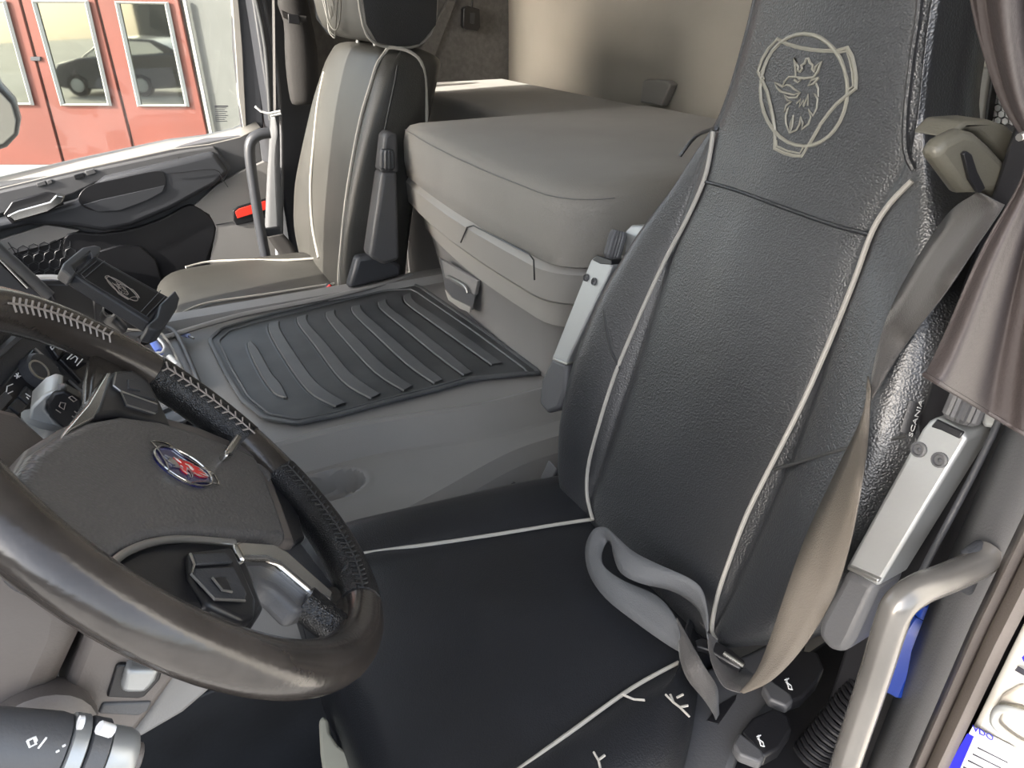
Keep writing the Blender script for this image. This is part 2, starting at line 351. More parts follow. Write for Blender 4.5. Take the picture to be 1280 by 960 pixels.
# window with frame and pane
win = struct(things('window_1', '', '')); del win['label']; del win['category']; win.location = (-.2, DY+.12, 1.0)
prism('window_frame', P('y', DY+.10, (284, -260), (289, -60), (292, 60), (303, 165), (330, 163), (322, 60), (315, -60), (310, -260)), (0, .03, 0), 'plastic_d', win, .004)
fr_ = prism('lit_frame_edge', P('y', DY+.095, (285, -260), (290, 0), (298, 120), (304, 160), (308, 160), (303, 60), (298, 0), (294, -260)), (0, .03, 0), 'plastic_l', win, .002)  # pale strip paints the sunlit part of the dark frame
prism('pane', P('y', DY+.125, (-330, -700), (284, -700), (300, 190), (-330, 350)), (0, .004, 0), 'glass', win, 0)
lines = []
for k in range(9):
    y = 132+k*2.4; x0, x1 = 268+k*.2, 285-((k*7) % 5)
    lines.append(P('y', DY+.122, (x0, y), (x1, y), (x1, y+(.9 if k else 1.6)), (x0, y+(.9 if k else 1.6))))
plates('glass_print', lines, (0, .001, 0), 'ink', win)

# ------------------------------------------------------------------ outside: ground, workshop front, car
struct(box('floor_yard', (-40, -30, -1.3), (40, 60, -1.2), 'concrete', bw=0))
WN = V((-math.sin(AZ), -math.cos(AZ), 0)); WP = at(80, 205, 'z', -1.2)
def wq(off, *pts): return [atp(a, b, WP+WN*off, WN) for a, b in pts]
bld = things('workshop_building', 'red and grey workshop front seen through the far side window', 'building', WP)
prism('grey_wall', wq(0, (220, 205), (400, 205), (250, -300), (190, -300))+[], -WN*.3, 'wallgrey', bld, 0)
# red door leaves, each a panel between dark joints
def xat(p, q, y): return p[0]+(q[0]-p[0])*(y-p[1])/(q[1]-p[1])
J = [((-92, 0), (-18, 205)), ((25, 0), (80, 205)), ((120, 0), (172, 205)), ((224, 0), (268, 205))]
J = [((-190, 0), (-100, 205))]+J
for a, b in zip(J, J[1:]):
    prism('red_door_leaf', wq(.06, (xat(*a, -350)+1.6, -350), (xat(*b, -350)-1.6, -350), (xat(*b, 206)-1.6, 206), (xat(*a, 206)+1.6, 206)), -WN*.08, 'redwall', bld, .01)
prism('joint_backing', wq(.0, (-330, -350), (160, -350), (268, 206), (-190, 206)), -WN*.05, 'seam', bld, 0)
for q in ([(-66, 2), (5, 2), (40, 130), (-26, 130)], [(42, 2), (108, 2), (137, 131), (78, 131)], [(146, 3), (208, 4), (234, 132), (174, 132)]):
    f_ = tube('window_frame', wq(.10, *q), .042, 'winframe', bld, 4, True, upv=WN)
    prism('pane', wq(.08, *q), -WN*.02, 'pane', f_, 0)
prism('door_latch', wq(.1, (38, 71), (50, 71), (50, 76), (38, 76)), -WN*.05, 'ink', bld, .005)
prism('wall_corner_strip', wq(.1, (228, 0), (232, 0), (270, 190), (266, 190)), -WN*.05, 'plastic_l', bld, .005)
# parked car across the yard, seen mirrored in the workshop windows
def mirror_pt(p): return p+WN*(2*(WP+WN*.1-p).dot(WN))
CG = at(176, 121, 'z', -1.2)
def cq(off, *pts): return [mirror_pt(atp(a, b, CG-WN*off, WN)) for a, b in pts]
car = things('parked_car', 'black parked car mirrored in the workshop windows', 'car', mirror_pt(CG))
D_ = WN*1.7
prism('car_body', cq(0, (64, 92), (70, 80), (98, 72), (222, 66), (230, 78), (230, 100), (226, 110), (188, 112), (186, 100), (176, 95), (166, 100), (164, 112), (108, 112), (106, 100), (96, 95), (86, 100), (84, 112), (68, 108)), D_, 'carpaint', car, .05)
prism('car_cabin', cq(.12, (98, 73), (124, 52), (150, 47), (190, 50), (208, 58), (222, 67)), WN*1.46, 'carpaint', car, .05)
prism('car_window', cq(.10, (106, 71), (126, 55), (148, 51), (148, 70)), WN*.02, 'mirrorg', car, 0)
prism('car_window', cq(.10, (152, 51), (186, 53), (204, 66), (152, 70)), WN*.02, 'mirrorg', car, 0)
for a in (96, 176):
    w_ = lathe('wheel', [(.18, .02), (.30, 0), (.31, .05), (.31, .2)], cq(-.01, (a, 107))[0], WN, 'tyre', car, 24)
    lathe('rim', [(.01, -.02), (.19, -.01), (.2, .03)], cq(-.012, (a, 107))[0], WN, 'steel', w_, 10)
hall = things('opposite_hall', 'pale hall across the yard mirrored in the workshop windows', 'building', mirror_pt(at(100, 60, 'z', -1.2)))
hc = mirror_pt(WP-WN*42)
u_ = V((WN.y, -WN.x, 0))
prism('hall_wall', [hc+u_*-18, hc+u_*18, hc+u_*18+V((0, 0, 9)), hc+u_*-18+V((0, 0, 9))], WN*3, 'wallgrey', hall, 0)
# ------------------------------------------------------------------ outside mirror
mh = things('door_mirror', 'white exterior mirror at the left edge outside the far window', 'mirror', at(-20, 190, 'y', 3.1))
prism('housing', P('y', 3.1, (-90, 40), (-20, 60), (0, 105), (18, 125), (25, 150), (22, 170), (8, 185), (-90, 215)), (0, .10, 0), 'plastic_dd', mh, .02)
prism('mirror_face', P('y', 3.095, (-90, 50), (-24, 68), (-3, 112), (14, 130), (20, 150), (18, 167), (4, 180), (-90, 207)), (0, .006, 0), 'plastic_l', mh, .003)

# ================================================================== BUNK
bunk = things('bunk_base', 'grey plastic bunk base with a drawer, behind the rubber mat', 'bunk', (1.0, 1.5, .24))
def curve_front(xf, y0, y1, z, r, dx_far=.04):
    """outline from far end along the front (facing -x) to the near rounded corner and back to the rear"""
    pts = [V((1.46, y1, z)), V((xf+dx_far, y1, z))]
    for t in (.15, .3, .5, .7, .85): pts.append(V((xf+dx_far*(1-t)**2-.012*math.sin(math.pi*t), y1+(y0+r-y1)*t, z)))
    for a in range(0, 91, 15): pts.append(V((xf+r-r*math.cos(math.radians(a)), y0+r-r*math.sin(math.radians(a)), z)))
    pts.append(V((1.46, y0, z))); return pts
def stack(name, levels, m, parent, sharp=30):
    rows = [curve_front(*lv) for lv in levels]; return grid(name, rows, m, parent, caps=True, closed=True, sharp=sharp)
# levels: xf, near y, far y, z, corner radius
stack('lower_box', [(.735, 1.16, 1.90, .14, .08), (.735, 1.16, 1.90, .70, .08), (.715, 1.13, 1.925, .82, .09), (.705, 1.12, 1.93, .845, .09)], 'plastic', bunk)
stack('middle_band', [(.70, 1.112, 1.935, .848, .09), (.695, 1.10, 1.94, .90, .095), (.70, 1.10, 1.94, .925, .095)], 'plastic_l', bunk)
stack('upper_rail', [(.672, 1.075, 1.965, .915, .10), (.664, 1.06, 1.975, .925, .10), (.660, 1.05, 1.98, .985, .11), (.672, 1.06, 1.97, 1.002, .10), (.69, 1.08, 1.96, 1.004, .10)], 'plastic_l', bunk)
box('rear_box', (.95, .30, .15), (1.46, 2.84, .98), 'plastic', bunk, .01)
dw = prism('drawer', P('x', .668, (574, 300), (588, 284), (664, 321), (668, 352), (575, 305)), (.02, 0, 0), 'plastic_l', bunk, .002)
for p_ in (.6525,):
    q = P('x', p_, (576, 303), (584, 284), (592, 282), (662, 318), (667, 325), (668, 350))
    tube('drawer_gap', q, .0018, 'plastic_dd', bunk, 5)
lp = prism('latch_recess', P('x', .698, (549, 322), (598, 350), (590, 388), (566, 373), (556, 360)), (.004, 0, 0), 'plastic_m', bunk, .002)
prism('latch_flap', P('x', .694, (552, 325), (597, 351), (593, 369), (556, 347)), (.01, 0, 0), 'plastic', bunk, .002)
lh = tube('latch_handle', P('x', .686, (560, 346), (580, 357), (585, 366)), .004, 'silver', bunk, 8, smooth=4); lh['label'] = 'silver finger pull on the drawer latch'
prism('latch_scoop', P('x', .693, (556, 362), (564, 372), (588, 384), (587, 391), (575, 386), (560, 375)), (.004, 0, 0), 'plastic_l', bunk, .001)

mt = things('bunk_mattress', 'thick grey fabric bunk mattress lying on the bunk base', 'mattress', (1.05, 1.5, 1.0))
rows = []
for z, g_, r in [(1.0, .012, .08), (1.006, 0, .09), (1.05, -.004, .10), (1.10, -.002, .10), (1.128, .003, .10), (1.142, .014, .11), (1.149, .034, .11), (1.152, .07, .12), (1.153, .14, .12)]:
    rows.append(curve_front(.662+g_, 1.04+g_, 1.90-g_+.03, z, r, .03))
grid('mattress_body', rows, 'fabric', mt, caps=True, closed=True, sharp=60)
o = box('rear_mattress', (1.0, .32, 1.0), (1.475, 2.84, 1.149), 'fabric', mt, .025, 4)
seam = [p+V((-.0005, 0, 0)) for p in curve_front(.664, 1.043, 1.925, 1.131, .10, .03)[1:-1]]
tube('seam', seam, .0009, 'plastic', mt, 5)
# wall bracket and remote
br = things('wall_bracket', 'small grey plastic bracket on the beige rear wall above the mattress', 'bracket', at(818, 130, 'x', 1.45))
prism('bracket_plate', P('x', 1.455, (800, 128), (803, 102), (808, 99), (832, 101), (838, 106), (826, 133)), (.03, 0, 0), 'plastic_l', br, .005, 3)
rm = things('wall_remote', 'black hand remote hanging by its cable on the dark side wall', 'remote', at(590, 25, 'y', WS-.03))
prism('remote_body', P('y', WS-.035, (580, 10), (584, 7), (600, 11), (601, 34), (598, 39), (583, 37), (579, 34)), (0, .03, 0), 'plastic_dd', rm, .004)
tube('cable', P('y', WS-.03, (590, 9), (591, -10), (590, -40)), .004, 'plastic_dd', rm)
prism('rocker_key', P('y', WS-.038, (588, 16), (594, 16), (593, 30), (588, 29)), (0, .005, 0), 'plastic_d', rm, .001)
# hex speaker panel rear near side
sp = things('rear_speaker', 'pale honeycomb speaker grille on the rear wall beside the driver headrest', 'speaker', at(1245, 130, 'x', 1.30))
prism('speaker_trim', P('x', 1.28, (1213, 148), (1216, 95), (1224, 84), (1238, 83), (1228, 155)), (.05, 0, 0), 'plastic_l', sp, .004)
prism('trim_edge', P('x', 1.285, (1238, 70), (1243, 60), (1243, 90), (1234, 152), (1228, 152)), (.05, 0, 0), 'plastic_dd', sp, .001)
prism('speaker_back', P('x', 1.31, (1234, 60), (1300, 60), (1300, 170), (1228, 160)), (.02, 0, 0), 'plastic_dd', sp, .001)
hx = []
for i in range(7):
    for j in range(11):
        cx = 1238+i*9+(4.5 if j % 2 else 0); cy = 72+j*7.8+i*.8
        hx.append(P('x', 1.30, *[(cx+4.2*math.sin(k*math.pi/3), cy+4.3*math.cos(k*math.pi/3)) for k in range(6)]))
g = plates('grille_cells', hx, (.006, 0, 0), 'grille', sp); g['kind'] = 'stuff'

# ================================================================== ENGINE TUNNEL
tn = things('engine_tunnel', 'grey moulded engine tunnel cover between the two seats', 'tunnel', (.3, 1.4, .24))
def prof(x):
    """cross section of tunnel at x, far side to near side"""
    k = max(0, min(1, (x-.25)/.35)); k = k*k*(3-2*k)
    yl = 1.225-.055*k            # upper ledge edge
    yb = 1.165-.07*k; zb = .662-.012*(1-k)
    ye = .955+.045*k; ze = .628+.028*k
    return [V((x, 2.02, .14)), V((x, 2.0, .62)), V((x, 1.965, .705)), V((x, 1.955, .712)), V((x, 1.90, .712)), V((x, 1.89, .69)), V((x, 1.87, .685)),
            V((x, yl+.02, .685)), V((x, yl, .694)), V((x, yl-.012, .692)), V((x, yb, zb)), V((x, yb-.01, zb-.002)), V((x, (yb+ye)/2, (zb+ze)/2+.003)), V((x, ye+.03, ze+.008)), V((x, ye, ze-.01)), V((x, ye-.03, ze-.05)), V((x, ye-.06, .45)), V((x, ye-.07, .14))]
lip = P('z', .648, (362, 600), (400, 577), (458, 598), (400, 620))
LC = (lip[0]+lip[2])/2; LC.y = (lip[1].y+lip[3].y)/2; LC = V((.205, 1.108, 0)); LRx = .066; LRy = .042
def fine(x):
    p = prof(x); out = p[:10]
    k0 = p[10]; seg_ = p[10:14]
    n_ = 44
    for i in range(n_+1):
        t = i/n_*(len(seg_)-1); k = min(int(t), len(seg_)-2); out.append(seg_[k].lerp(seg_[k+1], t-k))
    out += p[14:]
    for k in range(10, 11+n_):
        q = out[k]; d = math.hypot((q.x-LC.x)/LRx, (q.y-LC.y)/LRy)
        f = max(0, min(1, (1.0-d)/.28)); f = f*f*(3-2*f); q.z -= .045*f
        if 1 <= d < 1.25: q.z += .002*math.sin((d-1)/.25*math.pi)
    return out
rows = [fine(-.30), fine(-.2)]; x_ = -.1
while x_ < .82: rows.append(fine(x_)); x_ += .004 if .08 < x_ < .34 else .03
grid('tunnel_cover', rows, 'plastic', tn, sharp=19)
box('kick_panel', (-.3, .872, .14), (.85, .885, .50), 'floorm', tn, .004)
# ridge at the far side beyond the mat
tube('side_ridge', P('z', .712, (205, 422), (300, 394), (400, 374), (470, 357), (514, 343)), .010, 'plastic', tn, 8, flat=.6, upv=(0, 0, 1), smooth=4)
tm = things('rubber_mat', 'black rubber mat with curved raised ribs on the engine tunnel', 'mat', (.42, 1.55, .69))
MO = [(262, 425), (277, 411), (318, 399), (420, 373), (486, 357), (521, 356), (600, 410), (676, 466), (640, 469), (590, 474), (540, 488), (480, 503), (420, 519), (370, 529), (330, 522), (303, 500), (282, 465)]
prism('mat_base', P('z', .694, *MO), (0, 0, -.006), 'rubber', tm, .002)
def soft(pts):
    out = []
    for k, p in enumerate(pts):
        a, b = pts[k-1], pts[(k+1) % len(pts)]; out += [p.lerp(a, .22), p.lerp(a, .08), p.lerp(b, .08), p.lerp(b, .22)]
    return out
def inset(pts, k): 
    c = sum((V((a, b, 0)) for a, b in pts), V())/len(pts)
    return [(c.x+(a-c.x)*k, c.y+(b-c.y)*k) for a, b in pts]
tube('mat_rim', soft(P('z', .694, *MO)), .006, 'rubber_rib', tm, 6, True, flat=.8, upv=(0, 0, 1))
tube('inner_bead', soft(P('z', .695, *inset(MO, .94))), .003, 'rubber_rib', tm, 6, True)
ribs = [([(310, 428), (313, 440), (327, 468), (343, 490), (358, 496)], [(313, 426), (322, 437), (337, 464), (350, 480), (358, 496)]),
        ([(337, 403), (337, 413), (352, 441), (385, 487), (420, 507)], [(348, 401), (349, 411), (367, 440), (395, 478), (431, 503)]),
        ([(372, 396), (374, 405), (395, 432), (428, 475), (464, 497)], [(383, 393), (384, 403), (408, 430), (438, 466), (474, 492)]),
        ([(408, 390), (410, 398), (432, 425), (470, 465), (505, 487)], [(418, 387), (420, 396), (445, 421), (480, 457), (515, 482)]),
        ([(440, 383), (443, 392), (470, 418), (510, 455), (543, 478)], [(450, 381), (453, 389), (480, 413), (520, 448), (553, 474)]),
        ([(473, 377), (477, 386), (505, 409), (545, 442), (580, 468)], [(482, 374), (486, 383), (515, 405), (556, 437), (590, 465)]),
        ([(505, 369), (508, 378), (535, 398), (580, 430), (615, 455)], [(513, 366), (517, 376), (545, 395), (590, 426), (627, 453)])]
for a, b in ribs:
    a, b = cr(P('z', .698, *a), 4), cr(P('z', .698, *b), 4)
    vs = []; fs = []
    for p, q in zip(a, b): vs += [p+V((-.002, 0, -.004)), p, q, q+V((.004, 0, -.004))]
    for i in range(len(a)-1):
        for k in range(3): fs.append([4*i+k, 4*i+k+1, 4*i+4+k+1, 4*i+4+k])
    add('rib', vs, fs, 'rubber_rib', tm, False)
    tube('rib_groove', [p+V((-.005, 0, -.0035)) for p in a], .0028, 'plastic_dd', tm, 5, flat=.4, upv=(0, 0, 1))
# front tray with lid and cables
tr_ = things('storage_tray', 'grey storage tray in the front of the engine tunnel behind the wheel', 'tray', at(180, 430, 'z', .70))
prism('tray_floor', P('z', .705, (110, 398), (205, 408), (222, 420), (248, 480), (200, 480), (100, 430)), (0, 0, -.01), 'plastic_m', tr_, .002)
tube('tray_rim', P('z', .713, (110, 396), (160, 403), (205, 409), (220, 417), (232, 440), (248, 478)), .006, 'plastic_m', tr_, smooth=4)
tube('tray_rim', P('z', .716, (110, 402), (160, 411), (196, 415), (209, 425), (225, 455), (238, 482)), .003, 'plastic_l', tr_, smooth=4)
tube('socket', P('z', .712, (176, 424), (181, 428)), .010, 'plastic_dd', tr_)
cb = things('usb_cable', 'white cable with a blue plug coiled in the tray behind the phone holder', 'cable', at(190, 440, 'z', .72))
tube('cord', P('z', .735, (170, 408), (180, 413), (195, 421), (205, 432), (203, 440), (195, 442), (208, 450), (217, 462)), .0032, 'print', cb, smooth=5)
tube('blue_plug', P('z', .73, (190, 425), (200, 440)), .009, mat('blue_usb', (.12, .2, .65), .4), cb)
tube('white_plug', P('z', .73, (212, 447), (222, 458)), .008, 'print', cb)
cc = things('charging_cable', 'thin pale cable with a lilac connector lying beside the rubber mat', 'cable', at(230, 420, 'z', .70))
tube('cord', P('z', .70, (196, 408), (210, 414), (226, 417)), .0016, 'print', cc, smooth=4)
tube('connector', P('z', .702, (225, 417), (236, 420)), .006, mat('lilac_plug', (.42, .48, .8), .4), cc)
tube('connector_tip', P('z', .702, (236, 420), (242, 423)), .003, 'silver', cc)
# cup holder between wheel and tunnel
ch = things('cup_holder', 'dark round cup holder seen through the steering wheel beside the tunnel', 'cup holder', at(222, 518, 'z', .80))
lathe('holder_ring', [(.030, 0), (.036, .002), (.036, .006), (.028, .006), (.026, -.02)], at(220, 520, 'z', .79), (0, 0, 1), 'plastic_m', ch)
lathe('holder_well', [(.026, 0), (.001, .001)], at(220, 521, 'z', .792), (0, 0, 1), 'plastic_dd', ch)
prism('holder_body', P('z', .785, (205, 500), (235, 505), (262, 520), (280, 548), (255, 575), (215, 560), (190, 520)), (0, 0, -.15), 'plastic', ch, .004)
prism('pen_slot', P('z', .787, (232, 520), (248, 512), (268, 532), (245, 556), (232, 550)), (0, 0, -.002), 'plastic_dd', ch, .001)

# ================================================================== SEATS
# ---- driver seat
ds = things('driver_seat', 'large black leather driver seat with an embossed griffin crest on its headrest', 'seat', (.35, .53, .24))
#        z     yR    pR    pL    yL    bol   xc
TB = [(.780, .385, .408, .655, .72, .000, .470), (.80, .380, .402, .658, .742, .008, .467), (.83, .352, .40, .66, .755, .020, .478), (.865, .315, .40, .66, .763, .028, .49), (.905, .285, .40, .66, .77, .036, .50), (1.0, .278, .40, .662, .773, .044, .53),
      (1.10, .283, .405, .665, .765, .034, .560), (1.18, .30, .413, .667, .74, .020, .583), (1.24, .325, .422, .667, .708, .006, .600), (1.285, .355, .415, .662, .685, .0, .609),
      (1.32, .385, .408, .652, .662, -.004, .615), (1.36, .407, .412, .643, .652, -.006, .618), (1.42, .417, .425, .632, .642, -.006, .620), (1.50, .425, .435, .622, .632, -.004, .622), (1.60, .435, .45, .61, .62, .0, .63), (1.66, .46, .47, .59, .60, .01, .65), (1.69, .50, .51, .56, .57, .04, .69)]
def bsec(z):
    yR, pR, pL, yL, b, xc = lerp_tab(TB, z); neck = max(0, min(1, (z-1.28)/.08))
    th = .115*(1-neck)+.10*neck
    if z > 1.6: th *= max(.3, 1-(z-1.6)*6)
    def fx(y):
        if y < pR: t = (pR-y)/max(.001, pR-yR); return xc-b*math.sin(min(1, t*1.15)*math.pi*.5)*1.0+.035*max(0, t-.72)/.28*(t > .72)
        if y > pL: t = (y-pL)/max(.001, yL-pL); return xc-b*math.sin(min(1, t*1.15)*math.pi*.5)*1.0+.035*max(0, t-.72)/.28*(t > .72)
        t = (y-pR)/(pL-pR); return xc-.012*math.sin(math.pi*t)*(1 if z > .8 else .4)
    return yR, pR, pL, yL, xc, th, fx
def bfront(y, z, off=0):
    s = bsec(z); return V((s[6](y)-off, y, z))
rows = []
zs = [.792, .797, .806, .815, .825, .86, .90, .95, 1.0, 1.05, 1.10, 1.14, 1.18, 1.21, 1.24, 1.26, 1.285, 1.30, 1.32, 1.34, 1.36, 1.39, 1.42, 1.46, 1.50, 1.55, 1.60, 1.63, 1.66, 1.69]
def shoulder(z): return -.010*math.exp(-((z-1.262)/.008)**2)
for z in zs:
    yR, pR, pL, yL, xc, th, fx = bsec(z); r = []
    for t in (.0, .04, .12, .25, .4, .55, .7, .85, .97): y = yR+(pR-yR)*t; r.append(V((fx(y), y, z)))
    for t in (0, .04, .12, .25, .4, .5, .6, .75, .88, .96, 1): y = pR+(pL-pR)*t; r.append(V((fx(y)+(.004 if t in (0, 1) else 0), y, z)))
    for t in (.03, .15, .3, .45, .6, .75, .88, .96, 1.0): y = pL+(yL-pL)*t; r.append(V((fx(y), y, z)))
    xs = xc+.02
    r += [V((xs+.03, yL+.004, z)), V((xs+th*.7, yL-.004, z)), V((xs+th, yL-.03, z)), V((xs+th+.01, (yL+yR)/2, z)), V((xs+th, yR+.03, z)), V((xs+th*.7, yR+.004, z)), V((xs+.03, yR-.004, z))]
    rows.append(r)
bk = grid('backrest', rows, 'leather', ds, closed=True, caps=True, sub=1)
def onback(px, py, off=.0):
    """where a sight line meets the padded front of the backrest"""
    d = ray(px, py); lo = None
    k = .3
    while k < 1.6:
        p = CAM+d*k
        if .792 < p.z < 1.69:
            yR, pR, pL, yL, xc, th, fx = bsec(p.z)
            if p.x >= fx(min(max(p.y, yR), yL))-off: return p
        k += .0015
    return at(px, py, 'x', .6)
def bpipe(name, pts, r, m, par=ds, off=.003, sm=4): return tube(name, cr([onback(a, b, off) for a, b in pts], sm), r, m, par, 7)
bpipe('piping', [(741, 650), (734, 620), (735, 585), (746, 540), (768, 470), (797, 400), (830, 328), (858, 275), (880, 225), (888, 190), (891, 165)], .0026, 'piping')
bpipe('piping', [(895, 800), (890, 785), (897, 745), (912, 700), (935, 640), (970, 570), (1005, 500), (1040, 420), (1068, 350), (1090, 290), (1112, 255), (1140, 226)], .0026, 'piping')
bpipe('shoulder_seam', [(881, 227), (920, 238), (980, 260), (1040, 281), (1089, 294)], .0022, 'leather', off=.001)
bpipe('bolster_seam', [(755, 387), (757, 410), (764, 440), (776, 462)], .0018, 'dark_thread', off=.001)
bpipe('bolster_seam', [(968, 587), (1010, 574), (1060, 560), (1132, 545)], .0018, 'dark_thread', off=.001)
bpipe('head_piping', [(1152, -30), (1148, 20), (1138, 90), (1132, 150), (1133, 190), (1142, 212)], .0028, 'leather', off=.002)
bpipe('head_piping', [(895, 160), (870, 170), (850, 195)], .0024, 'leather', off=.002)
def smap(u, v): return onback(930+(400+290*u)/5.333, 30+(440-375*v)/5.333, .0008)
for oo in emblem_lines(ds, smap, .0019, 'lit_emboss'): pass
# side tag on the bolster
# ---- cushion
xs_ = [.068, .072, .084, .103, .135, .175, .22, .28, .31, .34, .37, .40, .43, .47, .50, .53]
rows = []
for x in xs_:
    k = (x-.035)/.5
    f = {.068: -.10, .072: -.055, .084: -.028, .103: -.010, .135: -.003}.get(x, 0)
    yr, pr_, pl_, yl = .275+.02*k, .365+.03*k, .735-.10*k, .83-.065*k
    if x > .3: yr = .285+.085*min(1.3, (x-.3)/.13)**1.5
    pr_ = max(pr_, yr+.032)
    zc = .80+f+(-.004 if x > .45 else 0)
    bo = .012*(1 if x > .1 else .4)
    r = [V((x, yr+.01, zc-.10)), V((x, yr-.006, zc-.06)), V((x, yr, zc-.02)), V((x, yr+.014, zc+.002)), V((x, yr+.04, zc+bo)), V((x, pr_-.018, zc+bo*.8)), V((x, pr_-.004, zc)), V((x, pr_+.006, zc-.001))]
    for t in (.15, .35, .5, .65, .85): r.append(V((x, pr_+(pl_-pr_)*t, zc+.004*math.sin(math.pi*t))))
    r += [V((x, pl_-.006, zc-.001)), V((x, pl_+.004, zc)), V((x, pl_+.018, zc+bo*.8)), V((x, yl-.04, zc+bo*1.3)), V((x, yl-.014, zc+.006)), V((x, yl, zc-.02)), V((x, yl+.004, zc-.06)), V((x, yl-.01, zc-.10))]
    rows.append(r)
grid('cushion', rows, 'leather_cushion', ds, closed=True, caps=True, sub=1)
tube('cushion_piping', P('z', .803, (430, 697), (470, 689), (540, 680), (620, 668), (700, 655), (741, 649)), .0026, 'piping', ds, 7, smooth=4)
tube('cushion_piping', P('z', .803, (610, 990), (655, 957), (720, 910), (790, 860), (848, 828)), .0022, 'piping', ds, 7, smooth=4)
tear = []
for q in ([(832, 868), (842, 878), (850, 884), (862, 896)], [(842, 878), (838, 868)], [(850, 884), (860, 882)], [(742, 940), (748, 950), (752, 968)], [(748, 950), (756, 944)], [(778, 868), (792, 874), (806, 875)], [(846, 872), (854, 868)]):
    tear.append(P('z', .8165, *q))
for q in tear: tube('torn_patch', q, .0013, 'piping', ds, 5)
box('seat_pan', (.12, .34, .50), (.55, .74, .71), 'plastic_dd', ds, .02)
box('pedestal', (.15, .40, .24), (.5, .70, .50), 'plastic_dd', ds, .02)
# folded armrests: their broad faces look forward, parallel to the leaning backrest
def arm(y, ref, low, up, bolts, knob, kr, tip, socket, strip_):
    n_ = V((-.95, 0, .31)); P0 = at(*ref, 'y', y)
    def q(off, *pts): return [atp(a, b, P0+n_*off, n_) for a, b in pts]
    back = V((.045, .004, -.005))
    prism('armrest_sleeve', q(.002, *low), back, 'plastic_m', ds, .007, 3)
    a = prism('armrest', q(0, *up), back, 'steel', ds, .003, 3)
    prism('armrest_joint', q(.0035, *strip_), back*.3, 'silver', a, .001)
    for bx_, by_, rr in bolts:
        p = q(.0005, (bx_, by_))[0]; lathe('bolt', [(rr, -.002), (rr, .002), (rr*.75, .0025), (rr*.65, .0005), (rr*.3, .0005), (.0005, .002)], p, n_, 'plastic_m', a, 16)
    prism('knob_socket', q(.001, *socket), back*.5, 'plastic_dd', a, .001)
    if tip: prism('armrest_head', [p+V((.022, 0, 0)) for p in q(0, *tip)], back*.6, 'steel', a, .004, 3)
    k0, k1 = q(.002, *knob); k0 = k0+V((.012, 0, 0)); k1 = k1+V((.012, 0, 0))
    knurl('knob', k0, k1-k0, kr, (k1-k0).length, 'plastic_m', a)
    return a
arm(.80, (720, 390), [(673, 505), (676, 475), (690, 446), (708, 454), (706, 490), (698, 512), (683, 518)], [(689, 449), (738, 325), (744, 320), (762, 326), (765, 334), (707, 457)], [(733, 347, .0055), (743, 352, .0055)], [(755, 325), (765, 290)], .0125, [(764, 292), (772, 284), (790, 283), (793, 290), (779, 330), (764, 336)], [(740, 325), (746, 319), (764, 325), (764, 331), (750, 330)], [(690, 450), (708, 457), (709, 454), (691, 447)])
arm(.255, (1120, 650), [(1020, 795), (1024, 775), (1057, 712), (1098, 730), (1066, 800), (1056, 818), (1035, 815)], [(1056, 711), (1152, 537), (1160, 527), (1172, 521), (1204, 540), (1210, 548), (1097, 734)], [(1149, 562, .0062), (1175, 575, .0062)], [(1187, 532), (1205, 490)], .0135, [(1196, 500), (1215, 495), (1236, 520), (1226, 545), (1205, 545)], [(1163, 534), (1171, 524), (1204, 541), (1199, 549), (1176, 538)], [(1058, 712), (1096, 729), (1099, 724), (1061, 707)])
# far seatbelt buckle
sb = things('seat_belt_buckle', 'red and black seat belt buckle standing by the inner side of the driver seat', 'buckle', at(650, 625, 'y', .80))
prism('buckle_body', P('y', .80, (632, 636), (652, 613), (661, 617), (678, 650), (640, 660)), (0, .03, 0), 'plastic_dd', sb, .003)
prism('release_button', P('y', .795, (634, 635), (652, 614), (661, 621), (646, 640)), (0, .01, 0), 'red', sb, .002)
tube('button_edge', P('y', .793, (646, 640), (662, 622)), .0012, 'silver', sb)
tube('guide_strip', P('y', .80, (682, 628), (690, 638)), .0015, 'silver', sb)
prism('hinge_cover', P('y', .83, (680, 650), (682, 618), (697, 585), (706, 604), (699, 622), (698, 650)), (0, .03, 0), 'plastic_m', sb, .003)
# belt guide housing on seat shoulder
gh = prism('belt_guide', P('y', .30, (1170, 195), (1184, 175), (1208, 163), (1222, 166), (1240, 182), (1282, 228), (1278, 250), (1256, 254), (1238, 242), (1205, 243)), (0, .015, 0), 'housing', ds, .008, 3)
gh['label'] = 'bronze grey seat belt guide with a curved slot'
prism('guide_top', P('y', .312, (1184, 174), (1206, 152), (1240, 150), (1262, 158), (1300, 200), (1300, 240), (1282, 228), (1240, 182), (1222, 166), (1208, 163)), (0, .03, 0), 'housing', ds, .008, 3)
prism('guide_slot', P('y', .297, (1205, 193), (1209, 189), (1215, 193), (1222, 215), (1232, 235), (1224, 242), (1213, 225)), (0, .003, 0), 'plastic_dd', ds, .0005)
